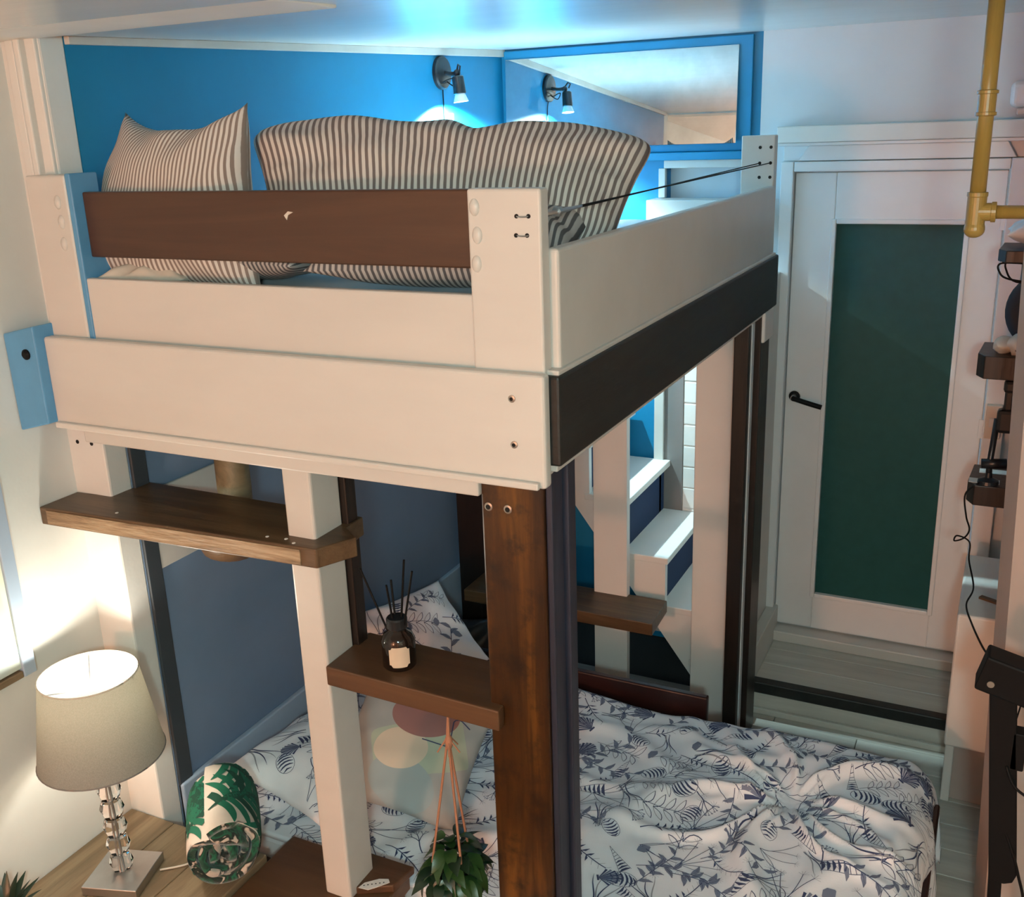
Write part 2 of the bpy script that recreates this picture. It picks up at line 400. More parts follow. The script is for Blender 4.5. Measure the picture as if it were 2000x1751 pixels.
for z in (-0.40, -1.25, -2.05):
    finish('hinge', B(DX1 - 0.012, DX1 + 0.016, Yd0 - 0.006, Yd0 + 0.004, z - 0.04, z + 0.04, b=0.002), W['door_white'], dr)
# jambs, head, ledge
finish('jamb', B(-0.925, -0.872, 4.44, 4.52, -2.35, -0.166, b=0.004), W['door_white'], dr)
finish('jamb', B(-0.056, 0.02, 4.44, 4.52, -2.35, -0.166, b=0.004), W['door_white'], dr)
finish('head', B(-0.871, -0.057, 4.442, 4.52, -0.207, -0.167, b=0.004), W['door_white'], dr)
finish('crown', prism(NB(), [(-0.925, -0.165), (0.02, -0.165), (0.02, -0.10), (-0.925, -0.10)], 'Y', 4.488, 4.52, b=0.002), W['door_white'], dr)
finish('crown_panel', prism(NB(), [(-0.858, -0.164), (-0.04, -0.164), (-0.075, -0.104), (-0.815, -0.104)], 'Y', 4.448, 4.49, b=0.003), W['door_white'], dr)
finish('ledge', B(-0.935, 1.3, 4.38, YB, -0.090, -0.026, b=0.004), W['white_wall'], dr, label='thick pale ledge above the door')
finish('ledge_lip', B(-0.93, 1.3, 4.40, YB, -0.103, -0.091, b=0.002), W['door_white'], dr)

# ------------------------------------------------------------------ mirror and its blue surround
mp = thing('wall_mirror', 'wide mirror in a blue frame above the upper mattress', 'mirror', (-1.65, YB, -0.12))
finish('backing_board', B(-2.215, -1.066, 4.478, YB, -0.118, 0.342, b=0.003), W['blue'], mp)
finish('ledge', B(-2.215, -1.066, 4.448, YB, -0.152, -0.119, b=0.004), W['blue'], mp)
bm = NB(); box(bm, -2.205, -1.122, -0.006, 0.0, 0.0, 0.392, b=0.0015, seg=1)
mt = Matrix.Translation((0, 4.461, -0.087)) @ Matrix.Rotation(R(-2.2), 4, 'X')
bmesh.ops.transform(bm, matrix=mt, verts=bm.verts)
finish('mirror_glass', bm, W['mirror'], mp)

# ------------------------------------------------------------------ staircase behind the bed
st = thing('staircase', 'steep white staircase with navy risers behind the bed', 'staircase', (-1.4, 4.2, FL))
steps = [(-1.10, -0.945, -2.25), (-1.235, -1.10, -2.01), (-1.41, -1.22, -1.785), (-1.585, -1.395, -1.535), (-1.76, -1.57, -1.295), (-1.93, -1.745, -1.055), (-2.11, -1.92, -0.815)]
for i, (x0, x1, z) in enumerate(steps):
    finish('tread', B(x0 - 0.02, x1, 3.895, YB - 0.025, z - 0.03, z, b=0.004), W['white_lifted'], st)
    zb = steps[i - 1][2] if i else FL
    finish('riser', B(x1 - 0.045, x1 - 0.03, 3.935, YB - 0.03, zb, z - 0.03, b=0.001, seg=1), W['riser'], st)
def low(x): return -1.54 - 1.35 * (x + 1.69)
poly = []
for i, (x0, x1, z) in enumerate(steps):
    poly += [(x1 - 0.012, (steps[i - 1][2] if i else FL) - 0.0), (x1 - 0.012, z - 0.031)]
poly.append((-2.14, -0.846)); poly.append((-2.14, low(-2.14) + 0.0)); poly.append((-0.985, FL))
finish('stringer', prism(NB(), poly, 'Y', 3.90, 3.93), W['white_lifted'], st)
finish('batten', B(-1.44, -1.425, 4.40, 4.43, -1.80, -1.565, b=0.002), W['white'], st)

# ------------------------------------------------------------------ loft bed
lb = thing('loft_bed', 'tall home-built white and brown timber loft bed with plank steps', 'loft bed', (-1.5, 2.8, FL))
fa = finish('fascia_board', B(-2.255, -0.826, 1.80, 1.832, -0.714, -0.472, b=0.008, seg=3), W['white'], lb)
finish('fascia_lip', B(-2.245, -0.838, 1.785, 1.80, -0.713, -0.697, b=0.004), W['white'], lb)
for x, z in ((-0.898, -0.524), (-0.896, -0.622)):
    finish('screw', lathe(NB(), [(0.008, 0), (0.008, 0.002), (0.004, 0.003)], (x, 1.80, z), (0, -1, 0), 12), W['screw'], fa)
    finish('screw_slot', lathe(NB(), [(0.004, 0), (0.004, 0.0012)], (x, 1.797, z), (0, -1, 0), 8), W['hole'], fa)
finish('inner_rail', B(-2.236, -1.02, 1.862, 1.895, -0.775, -0.60, b=0.005), W['white'], lb)
finish('upper_board', B(-2.118, -1.0, 1.842, 1.865, -0.66, -0.322, b=0.005), W['white'], lb)
gb = finish('guard_board', B(-2.108, -0.99, 1.868, 1.895, -0.272, -0.112, b=0.004), W['brown_board'], lb, label='dark brown varnished guard board')
finish('paint_chip', prism(NB(), [(-1.486, -0.166), (-1.474, -0.157), (-1.460, -0.159), (-1.474, -0.165), (-1.479, -0.176)], 'Y', 1.8665, 1.869), W['cream_cloth'], gb)
def dents(x, pts, parent, y):
    for dx, z in pts:
        bm = blob(NB(), (x + dx, y + 0.002, z), (0.012, 0.009, 0.018), 14, 8)
        finish('plug', bm, W['white'], parent, smooth=True)
cp = finish('corner_post', B(-1.0, -0.838, 1.832, 1.872, -0.70, -0.109, b=0.006, seg=3), W['white'], lb)
dents(-0.983, ((0, -0.145), (0.004, -0.2), (0, -0.257)), cp, 1.832)
for x, z in ((-0.890, -0.162), (-0.864, -0.162), (-0.892, -0.199), (-0.868, -0.199)):
    finish('cable_hole', lathe(NB(), [(0.0045, 0), (0.0045, 0.0012)], (x, 1.832, z), (0, -1, 0), 10), W['hole'], cp)
for z in (-0.162, -0.199):
    finish('cable_loop', tube(NB(), smooth_path([(-0.890, 1.832, z), (-0.884, 1.828, z - 0.001), (-0.870, 1.828, z - 0.001), (-0.865, 1.832, z)], 4), 0.0016, 6), W['steel'], cp)
lp = finish('left_post', B(-2.262, -2.124, 1.834, 1.918, -0.66, -0.069, b=0.006, seg=3), W['white'], lb)
dents(-2.157, ((0, -0.134), (0.003, -0.182), (0, -0.236)), lp, 1.834)
finish('blue_side', B(-2.126, -2.108, 1.838, 1.925, -0.62, -0.066, b=0.003), W['blue_block'], lp, label='chipped blue painted inner side')
bb = finish('beam_end', prism(NB(), [(-2.368, -0.465), (-2.252, -0.440), (-2.252, -0.700), (-2.364, -0.728)], 'Y', 1.772, 1.92, b=0.004), W['blue_block'], lb, label='blue painted beam end against white wall')
finish('bolt', lathe(NB(), [(0.014, 0), (0.014, 0.004), (0.008, 0.009)], (-2.29, 1.772, -0.515), (0, -1, 0), 14), W['black'], bb)
finish('side_panel', B(-0.852, -0.820, 1.872, 3.852, -0.62, -0.228, b=0.008, seg=3), W['white'], lb)
finish('side_beam', B(-0.866, -0.806, 1.832, 3.905, -0.672, -0.480, b=0.006), W['black_beam'], lb, label='black stained side beam')
finish('beam_strip', B(-0.85, -0.812, 1.845, 3.88, -0.482, -0.470, b=0.003), W['white'], lb)
finish('beam_underside_batten', B(-0.862, -0.822, 1.85, 3.87, -0.690, -0.671, b=0.003), W['white'], lb)
bp = finish('back_post', B(-0.948, -0.826, 3.852, 3.90, -0.75, -0.05, b=0.004), W['white'], lb)
for x in (-0.879, -0.840):
    for z in (-0.092, -0.147, -0.197):
        finish('cable_hole', lathe(NB(), [(0.006, 0), (0.006, 0.0012)], (x, 3.852, z), (0, -1, 0), 10), W['hole'], bp)
finish('guard_cable', tube(NB(), [(-0.846, 1.87, -0.160), (-0.842, 3.853, -0.147)], 0.0020, 6), W['black'], lb)
finish('guard_cable', tube(NB(), [(-0.852, 1.87, -0.165), (-0.879, 3.853, -0.147)], 0.0020, 6), W['black'], lb)
tb = finish('turnbuckle', tube(NB(), [(-0.846, 1.875, -0.161), (-0.846, 1.94, -0.1615), (-0.846, 2.06, -0.160)], [0.004, 0.006, 0.003], 8), W['steel'], lb, smooth=True)
finish('nut', lathe(NB(), [(0.011, 0), (0.011, 0.014)], (-0.846, 1.925, -0.161), (0, 1, 0), 6), W['steel'], tb)
# front brown post with dark side
fp = finish('front_post', B(-1.022, -0.868, 1.876, 1.955, FL, -0.66, b=0.005), W['post_brown'], lb, label='orange brown stained front post')
for x in (-1.003, -0.955):
    finish('screw', lathe(NB(), [(0.010, 0), (0.010, 0.002), (0.006, 0.003)], (x, 1.876, -0.80), (0, -1, 0), 14), W['screw'], fp)
    finish('screw_recess', lathe(NB(), [(0.006, 0), (0.006, 0.001)], (x, 1.8732, -0.80), (0, -1, 0), 10), W['hole'], fp)
finish('post_side_board', B(-0.868, -0.852, 1.885, 1.945, FL, -0.672, b=0.004), W['navy'], lb)
finish('post_side_board', B(-0.866, -0.840, 1.948, 1.99, FL, -0.672, b=0.004), W['navy'], lb)
# ladder post and plank steps
finish('ladder_post', B(-1.578, -1.492, 1.872, 1.99, -2.045, -0.70, b=0.008, seg=3), W['white'], lb)
finish('ladder_post_backing', B(-1.545, -1.475, 1.99, 2.035, -1.31, -0.70, b=0.004), W['darkpost'], lb)
s1 = finish('plank_step', prism(NB(), [(-2.368, 1.785), (-1.455, 1.822), (-1.405, 1.925), (-1.47, 1.965), (-1.47, 2.05), (-2.235, 2.06), (-2.235, 1.921), (-2.368, 1.918)], 'Z', -1.005, -0.953, b=0.004), W['plank'], lb, label='thick worn plank step with splintered front edge')
finish('splintered_edge', prism(NB(), [(-2.34, 1.7825), (-1.50, 1.8175), (-1.50, 1.825), (-2.34, 1.790)], 'Z', -1.0, -0.960), W['rough_edge'], s1)
for x, yy in ((-1.62, 1.845), (-1.565, 1.85), (-1.53, 1.835), (-2.12, 1.83)):
    finish('paint_drip', lathe(NB(), [(0.005, 0), (0.004, 0.0012)], (x, yy, -0.953), (0, 0, 1), 8), W['paper'], s1)
finish('plank_step', prism(NB(), [(-1.492, 1.862), (-0.985, 1.845), (-0.985, 1.876), (-1.022, 1.878), (-1.022, 2.05), (-1.492, 2.065)], 'Z', -1.355, -1.30, b=0.004), W['plank_red'], lb)
finish('plank_step', prism(NB(), [(-1.60, 1.99), (-1.492, 1.90), (-1.40, 1.95), (-1.385, 2.04), (-1.60, 2.04)], 'Z', -2.045, -2.02, b=0.004), W['plank_red'], lb)
# under-bed frame
finish('platform', B(-2.23, -0.86, 1.90, 3.88, -0.63, -0.60, b=0.003), W['platform'], lb)
for x in (-2.16, -1.80, -1.40):
    finish('slat_beam', B(x, x + 0.045, 1.90, 3.87, -0.72, -0.63, b=0.004), W['bedbase'], lb)
finish('back_rail', B(-2.23, -0.87, 3.86, 3.90, -0.775, -0.60, b=0.004), W['white_lifted'], lb)
# back supports
finish('back_support', B(-1.525, -1.372, 3.80, 3.84, FL, -0.70, b=0.004), W['white_lifted'], lb)
finish('back_support', B(-1.085, -0.935, 3.80, 3.84, FL, -0.70, b=0.004), W['white_lifted'], lb)
finish('back_plank', prism(NB(), [(-2.07, 3.60), (-1.19, 3.60), (-1.20, 3.83), (-2.07, 3.83)], 'Z', -2.005, -1.95, b=0.004), W['plank'], lb)
finish('dark_post', B(-2.20, -2.06, 3.80, 3.85, FL, -0.66, b=0.004), W['darkpost'], lb)
finish('dark_post', B(-0.905, -0.850, 3.66, 3.70, FL, -0.672, b=0.004), W['darkpost'], lb)
finish('gap_light_strip', B(-0.866, -0.846, 3.70, 3.735, FL, -0.672, b=0.002), W['grey_wall'], lb)  # pale solid strip standing in for light seen between the dark posts
finish('dark_post', B(-0.90, -0.824, 3.74, 3.885, FL, -0.672, b=0.004), W['darkpost'], lb)
finish('joint_block', B(-0.87, -0.812, 3.745, 3.89, -0.79, -0.673, b=0.008), W['white_lifted'], lb)

# ------------------------------------------------------------------ soft things: pillows
def waves(u, v, seed, n=10, f0=3.0, f1=14.0):
    r = np.random.default_rng(seed); out = np.zeros_like(u)
    for k in range(n):
        a = r.uniform(0, 2 * math.pi); f = r.uniform(f0, f1)
        out += np.sin((u * math.cos(a) + v * math.sin(a)) * f + r.uniform(0, 6.3)) * (f0 / f)
    return out / math.sqrt(n)
def pillow_grid(w, h, T, seed, nu=56, nv=44, pinch=0.07, wrinkle=0.006, fold=None, sag=0.0, taper=0.0, rnd=0.0):
    u, v = np.meshgrid(np.linspace(-1, 1, nu), np.linspace(-1, 1, nv), indexing='ij')
    x = w / 2 * u * (1 - pinch * (1 - v ** 2)) * (1 + taper * v)
    y = h / 2 * v * (1 - pinch * 1.2 * (1 - u ** 2))
    x = x * (1 - rnd * np.abs(v) ** 8); y = y * (1 - rnd * 1.6 * np.abs(u) ** 8)
    e = np.clip((1 - np.abs(u) ** 2.6) * (1 - np.abs(v) ** 2.6), 0, 1)
    t = T / 2 * e ** 0.55
    wr = waves(u * w * 4, v * h * 4, seed, 12, 2.5, 9) * wrinkle * (0.3 + 0.7 * e ** 0.3)
    # creases that run in from the corners
    d = np.minimum(1 - np.abs(u), 1 - np.abs(v))
    wr += wrinkle * 1.4 * np.sin((np.abs(u) - np.abs(v)) * 9 + seed) * np.exp(-d * 3) * np.clip(e * 6, 0, 1)
    if fold: wr += -fold[1] * np.exp(-((u - fold[0] + 0.08 * v) / 0.05) ** 2) * np.clip(v + 0.6, 0, 1) * e ** 0.2
    if fold: y = y - fold[2] * np.exp(-((u - fold[0]) / 0.10) ** 2) * np.clip(v, 0, 1)
    lift = sag * (np.abs(u) ** 3) * np.clip(v, 0, 1)
    top = np.stack([x, y + lift, t + wr], -1)
    bot = np.stack([x, y + lift, -t * 0.9 + wr * 0.4], -1)
    edge = (np.abs(u) > 0.999) | (np.abs(v) > 0.999)
    mid = (top + bot) / 2
    top[edge] = mid[edge]; bot[edge] = mid[edge]
    uv = np.stack([u * w / 2 + 5, v * h / 2 + 5], -1)
    return top, bot, uv
def xf(g, M4):
    m = np.array(M4)
    return g @ m[:3, :3].T + m[:3, 3]
def soft_mesh(name, top, bot, uv, mat, **k):
    nu, nv = top.shape[:2]
    bm = NB(); uvl = bm.loops.layers.uv.new('UVMap')
    vt = [[bm.verts.new(top[i, j]) for j in range(nv)] for i in range(nu)]
    vb = [[vt[i][j] if (i in (0, nu - 1) or j in (0, nv - 1)) else bm.verts.new(bot[i, j]) for j in range(nv)] for i in range(nu)]
    for V, flip in ((vt, False), (vb, True)):
        for i in range(nu - 1):
            for j in range(nv - 1):
                idx = [(i, j), (i + 1, j), (i + 1, j + 1), (i, j + 1)]
                if flip: idx = idx[::-1]
                f = bm.faces.new([V[a][b] for a, b in idx])
                for l, (a, b) in zip(f.loops, idx): l[uvl].uv = uv[a, b]
    return finish(name, bm, mat, smooth=True, **k)
def place(c, yaw=0, pitch=0, roll=0):
    return Matrix.Translation(c) @ Matrix.Rotation(R(yaw), 4, 'Z') @ Matrix.Rotation(R(pitch), 4, 'X') @ Matrix.Rotation(R(roll), 4, 'Z')
def pillow(name, label, w, h, T, M4, mat, seed, cat='pillow', group=None, **k):
    top, bot, uv = pillow_grid(w, h, T, seed, **k)
    top, bot = xf(top, M4), xf(bot, M4)
    o = soft_mesh(name, top, bot, uv, mat); tag(o, label, cat, group)
    return o, top

pillow('striped_pillow', 'striped pillow with two pointed corners at the left end of bed', 0.54, 0.42, 0.20, place((-1.955, 2.02, -0.160), -3, 72, 1), W['ticking_fine'], 3, group='striped pillows on the upper bed', sag=0.045, pinch=0.06, taper=-0.20)
pillow('striped_pillow', 'long striped pillow upright behind the white corner post', 0.94, 0.36, 0.26, place((-1.285, 2.25, -0.132), 24, 54, -4.0), W['ticking'], 11, group='striped pillows on the upper bed', fold=(0.18, 0.012, 0.015), pinch=0.035, taper=0.12, wrinkle=0.009, rnd=0.09)
pillow('striped_pillow', 'flat dark striped pillow under the long upright pillow', 0.62, 0.42, 0.19, place((-1.20, 2.15, -0.245), 8, 14, 0), W['ticking_dark'], 21, group='striped pillows on the upper bed')
pillow('striped_pillow', 'flat striped pillow behind the gap under guard board, left', 0.50, 0.42, 0.15, place((-1.76, 2.13, -0.275), -6, 3, 4), W['ticking_dark'], 31, group='striped pillows on the upper bed')

# ------------------------------------------------------------------ upper mattress
u, v = np.meshgrid(np.linspace(0, 1, 70), np.linspace(0, 1, 90), indexing='ij')
X = -2.20 + 1.335 * u; Y = 1.905 + 1.965 * v
edge = np.clip(np.minimum.reduce([u * 1.335, (1 - u) * 1.335, v * 1.965, (1 - v) * 1.965]) / 0.05, 0, 1)
Z = -0.352 + waves(X * 3, Y * 3, 5, 10, 2, 8) * 0.010 - 0.05 * (1 - np.sqrt(np.clip(1 - (1 - edge) ** 2, 0, 1)))
Z += 0.045 * np.exp(-((X + 2.02) / 0.16) ** 2 - ((Y - 1.97) / 0.05) ** 2)
top = np.stack([X, Y, Z], -1); bot = np.stack([X, Y, np.full_like(X, -0.598)], -1)
bm = NB()
vt = [[bm.verts.new(top[i, j]) for j in range(90)] for i in range(70)]
for i in range(69):
    for j in range(89): bm.faces.new((vt[i][j], vt[i + 1][j], vt[i + 1][j + 1], vt[i][j + 1]))
rim = [vt[i][0] for i in range(70)] + [vt[69][j] for j in range(1, 90)] + [vt[i][89] for i in range(68, -1, -1)] + [vt[0][j] for j in range(88, 0, -1)]
low_ = [bm.verts.new((p.co.x, p.co.y, -0.598)) for p in rim]
n = len(rim)
for i in range(n): bm.faces.new((rim[i], low_[i], low_[(i + 1) % n], rim[(i + 1) % n]))
bm.faces.new(low_)
o = finish('mattress', bm, W['sheet'], smooth=True); tag(o, 'white sheeted mattress on the upper loft bed', 'mattress')
pillow('cream_cushion', 'plain cream cushion corner below the guard board at left', 0.26, 0.2, 0.08, place((-1.99, 1.985, -0.325), 0, 0, 8), W['cream_cloth'], 41, cat='cushion')

# ------------------------------------------------------------------ printing motifs on cloth
def resample(p, w, step):
    p = np.asarray(p, float); w = np.asarray(w, float)
    if w.ndim == 0: w = np.full(len(p), float(w))
    d = np.r_[0, np.cumsum(np.hypot(*np.diff(p, axis=0).T))]
    n = max(2, int(d[-1] / step) + 1); s = np.linspace(0, d[-1], n)
    return np.stack([np.interp(s, d, p[:, 0]), np.interp(s, d, p[:, 1])], -1), np.interp(s, d, w)
def arc(p0, p1, bend, n=7):
    p0, p1 = np.array(p0, float), np.array(p1, float); t = np.linspace(0, 1, n)[:, None]
    nrm = np.array([-(p1 - p0)[1], (p1 - p0)[0]])
    return p0 + (p1 - p0) * t + nrm * bend * 4 * t * (1 - t)
LEAFW = np.array([0.1, 0.7, 1.0, 0.95, 0.7, 0.4, 0.08])
def m_scallop(s):
    out = []
    for k in range(11):
        a = R(-62 + 124 * k / 10); r = s * (1 - 0.12 * (abs(k - 5) / 5) ** 2)
        e = (math.sin(a) * r * 0.62, math.cos(a) * r)
        out.append((arc((0, 0), e, 0.02 * (k - 5) / 5), np.linspace(0.012, 0.108, 7) * s, k % 2))
    out.append(([(-0.16 * s, -0.01 * s), (0.16 * s, -0.01 * s)], 0.09 * s, 0)); return out
def m_auger(s):
    out = []
    for k in range(8):
        y = -0.5 * s + k * 0.125 * s; hw = 0.18 * s * (1 - k / 8.6)
        out.append((arc((-hw, y - 0.02 * s), (hw, y + 0.04 * s), 0.10), np.array([0.3, .8, 1, 1, 1, .8, .3]) * 0.085 * s * (1 - k / 14), 0 if k % 2 else 0))
    out.append((arc((-0.2 * s, -0.55 * s), (0, 0.55 * s), 0.0), 0.012 * s, 0)); out.append((arc((0.2 * s, -0.5 * s), (0, 0.55 * s), 0.0), 0.012 * s, 0)); return out
def m_whelk(s):
    out = []
    for k in range(6):
        t = (k - 2.5) / 3; hw = 0.36 * s * math.sqrt(max(0.05, 1 - t * t))
        out.append((arc((-hw, t * 0.5 * s), (hw, t * 0.5 * s + 0.10 * s), 0.16), np.array([.3, .8, 1, 1, 1, .8, .3]) * 0.085 * s, 0))
    th = np.linspace(0, 2 * math.pi, 22)
    out.append((np.stack([0.40 * s * np.cos(th), 0.56 * s * np.sin(th) + 0.04 * s], -1), 0.02 * s, 0)); return out
def m_sprig(s):
    st_ = arc((0, 0), (0.1 * s, s), random.uniform(-0.12, 0.12), 9); out = [(st_, 0.018 * s, 0)]
    for k in range(2, 9):
        p = st_[k]
        for sg in (-1, 1):
            e = p + np.array([sg * 0.15 * s, 0.10 * s]) * (1.15 - k * 0.08); out.append((arc(p, e, 0.1 * sg), LEAFW * 0.045 * s, 0))
    return out
def m_branch(s):
    st_ = arc((0, 0), (0.15 * s, s), random.uniform(-0.15, 0.15), 9); out = [(st_, 0.013 * s, 0)]
    for k in range(1, 9):
        p = st_[k]; sg = 1 if k % 2 else -1
        e = p + np.array([sg * 0.2 * s, 0.12 * s]); out.append((arc(p, e, 0.12 * sg), LEAFW * 0.085 * s, 1))
        out.append((arc(p, e, 0.12 * sg), 0.009 * s, 0))
    return out
def m_outline(s):
    out = [(arc((0, 0), (0, s), 0.05, 9), 0.012 * s, 0)]
    for k in range(4):
        p = np.array([0, 0.2 * s + 0.2 * s * k])
        for sg in (-1, 1):
            e = p + np.array([sg * 0.30 * s, 0.20 * s])
            out += [(arc(p, e, 0.22 * sg), 0.014 * s, 0), (arc(p, e, -0.08 * sg), 0.012 * s, 2)]
    return out
def m_coral(s):
    out = []
    def br(p, a, l, d):
        e = (p[0] + math.sin(a) * l, p[1] + math.cos(a) * l)
        out.append((arc(p, e, random.uniform(-.1, .1), 4), np.full(4, (0.012 + 0.008 * d) * s), 0))
        if d:
            for q in (-0.55, 0.1, 0.6): br(e, a + q + random.uniform(-.15, .15), l * 0.68, d - 1)
        else: out.append(([e, (e[0] + 0.012 * s, e[1] + 0.025 * s)], 0.05 * s, 1))
    br((0, 0), 0, 0.34 * s, 2); return out
def m_flower(s):
    out = []
    for k in range(5):
        a = R(-42 + 21 * k + random.uniform(-6, 6)); e = (math.sin(a) * s * random.uniform(.7, 1), math.cos(a) * s * random.uniform(.75, 1))
        out.append((arc((0, 0), e, random.uniform(-.12, .12)), 0.013 * s, 0))
        for q in range(5):
            b = a + R(-70 + 35 * q); out.append((arc(e, (e[0] + math.sin(b) * .11 * s, e[1] + math.cos(b) * .11 * s), 0.05), LEAFW * 0.042 * s, 1 if q % 2 else 0))
    return out
def m_weed(s):
    out = []
    for k in range(4):
        o = (k - 1.5) * 0.13 * s
        p = [(o * 0.3 + math.sin(t * 5 + k) * 0.07 * s + o * t, t * s) for t in np.linspace(0, 1, 9)]
        out.append((p, np.array([.4, .8, 1, 1, 1, .9, .7, .5, .1]) * 0.030 * s, 2 if k % 2 else 0))
    return out
def m_pebble(s):
    th = np.linspace(-1, 1, 9)
    return [(np.stack([th * 0.4 * s, 0 * th], -1), np.sqrt(np.clip(1 - th ** 2, 0.02, 1)) * 0.6 * s, 1)]
MOT = [(m_scallop, .10, .9), (m_auger, .15, .8), (m_whelk, .10, .9), (m_sprig, .22, 1), (m_branch, .26, 1.2), (m_outline, .20, 1), (m_coral, .15, 1), (m_flower, .19, 1.1), (m_weed, .17, .9), (m_pebble, .07, .4)]
def scatter(a0, a1, b0, b1, spacing, size=1.0, seed=1):
    random.seed(seed); strokes = []; last = -1
    na, nb = max(1, int((a1 - a0) / spacing)), max(1, int((b1 - b0) / spacing))
    for i in range(na):
        for j in range(nb):
            cx = a0 + (i + 0.5 + random.uniform(-.3, .3) + (0.25 if j % 2 else -0.25)) * (a1 - a0) / na
            cy = b0 + (j + 0.5 + random.uniform(-.3, .3)) * (b1 - b0) / nb
            k = last
            while k == last: k = random.choices(range(len(MOT)), [m[2] for m in MOT])[0]
            last = k; f, s, _ = MOT[k]; s *= size * random.uniform(0.85, 1.2)
            an = random.gauss(R(-75), 0.7) if k in (3, 4, 5, 7) else random.uniform(0, 6.28)
            ca, sa = math.cos(an), math.sin(an)
            for p, wd_, mi in f(s):
                p = np.asarray(p, float) - np.array([0, 0.5 * s if k > 2 else 0])
                q = np.stack([cx + p[:, 0] * ca - p[:, 1] * sa, cy + p[:, 0] * sa + p[:, 1] * ca], -1)
                strokes.append((q, wd_, mi))
    return strokes
def print_on(name, strokes, grid, dom, mats, parent, off=0.0016, step=0.012):
    """strokes live in cloth metres (a,b); grid[i,j] are 3-D points over dom=(a0,a1,b0,b1)."""
    nu, nv = grid.shape[:2]; a0, a1, b0, b1 = dom
    gu = np.gradient(grid, axis=0); gv = np.gradient(grid, axis=1)
    nr = np.cross(gu, gv); nr /= np.linalg.norm(nr, axis=2, keepdims=True) + 1e-9
    V2, F, MI = [], [], []
    for p, w_, mi in strokes:
        q, wq = resample(p, w_, step)
        t = np.gradient(q, axis=0); t /= np.linalg.norm(t, axis=1, keepdims=True) + 1e-9
        nn = np.stack([-t[:, 1], t[:, 0]], -1)
        L, Rr = q + nn * wq[:, None] / 2, q - nn * wq[:, None] / 2
        if min(L[:, 0].min(), Rr[:, 0].min()) < a0 or max(L[:, 0].max(), Rr[:, 0].max()) > a1 or min(L[:, 1].min(), Rr[:, 1].min()) < b0 or max(L[:, 1].max(), Rr[:, 1].max()) > b1: 
            keep = (q[:, 0] > a0 + .01) & (q[:, 0] < a1 - .01) & (q[:, 1] > b0 + .01) & (q[:, 1] < b1 - .01)
            if keep.sum() < 2: continue
            i0 = np.argmax(keep); i1 = i0
            while i1 < len(keep) and keep[i1]: i1 += 1
            if i1 - i0 < 2: continue
            L, Rr = L[i0:i1], Rr[i0:i1]
        M_ = (L + Rr) / 2
        b = sum(len(x) for x in V2); m = len(L)
        V2.append(np.concatenate([L, M_, Rr]))
        for i in range(m - 1):
            F.append((b + i, b + i + 1, b + m + i + 1, b + m + i)); F.append((b + m + i, b + m + i + 1, b + 2 * m + i + 1, b + 2 * m + i)); MI += [mi, mi]
    A = np.concatenate(V2)
    fu = np.clip((A[:, 0] - a0) / (a1 - a0) * (nu - 1), 0, nu - 1.001); fv = np.clip((A[:, 1] - b0) / (b1 - b0) * (nv - 1), 0, nv - 1.001)
    i, j = fu.astype(int), fv.astype(int); fu, fv = (fu - i)[:, None], (fv - j)[:, None]
    def lerp(G): return G[i, j] * (1 - fu) * (1 - fv) + G[i + 1, j] * fu * (1 - fv) + G[i, j + 1] * (1 - fu) * fv + G[i + 1, j + 1] * fu * fv
    P = lerp(grid) + lerp(nr) * off
    org = ORI[parent.name]; P = P + np.array([0, 0, EYE]) - np.array(org)
    me = bpy.data.meshes.new(name); me.from_pydata(P.tolist(), [], F)
    me.polygons.foreach_set('material_index', MI)
    me.polygons.foreach_set('use_smooth', [True] * len(F))
    for m in mats: me.materials.append(m)
    me.update()
    o = bpy.data.objects.new(name, me); C.objects.link(o); o.parent = parent; o['kind'] = 'stuff'
    return o
INKS = [W['ink'], W['ink_grey'], W['ink_pale']]

# ------------------------------------------------------------------ lower bed: frame, duvet, pillows
ZT = -2.085
bf = thing('lower_bed_frame', 'low dark red wooden bed frame under the printed duvet', 'bed', (-1.15, 2.65, FL))
finish('back_side_rail', B(-2.19, -0.86, 3.245, 3.275, -2.30, -2.02, b=0.006), W['redwood'], bf)
finish('front_side_rail', B(-2.19, -0.06, 2.05, 2.075, -2.36, -2.20, b=0.006), W['redwood'], bf)
finish('foot_rail', B(-0.075, -0.045, 2.08, 3.22, -2.40, -2.22, b=0.006), W['redwood'], bf)
for x in (-2.18, -0.11):
    for yy in (2.05, 3.20): finish('leg', B(x, x + 0.05, yy, yy + 0.05, FL, -2.20, b=0.005), W['redwood'], bf)
finish('mattress_base', B(-2.18, -0.09, 2.08, 3.235, -2.34, -2.115, b=0.03), W['sheet'], bf)

La, Lb = 2.42, 1.36
na, nb = 300, 180
a, b = np.meshgrid(np.linspace(0, La, na), np.linspace(0, Lb, nb), indexing='ij')
def edge_curve(s, flat, r):
    """arc-length s -> (run, drop) over a rounded mattress edge."""
    q = np.clip(s - flat, 0, None); th = np.clip(q / r, 0, math.pi / 2)
    run = np.where(q > 0, np.minimum(s, flat) + r * np.sin(th), s)
    drop = r * (1 - np.cos(th)) + np.clip(q - r * math.pi / 2, 0, None)
    return run, drop
ra, da = edge_curve(a, 2.04, 0.11)
rb, db = edge_curve(b, 1.12, 0.07)
X = XW + 0.03 + ra; Yv = 2.05 + rb
cx0, cy0 = -0.47, 2.84
dx, dy = X - cx0, Yv - cy0
rr = np.hypot(dx, dy) + 1e-6; th = np.arctan2(dy, dx)
fan = np.zeros_like(rr)
r_ = np.random.default_rng(12)
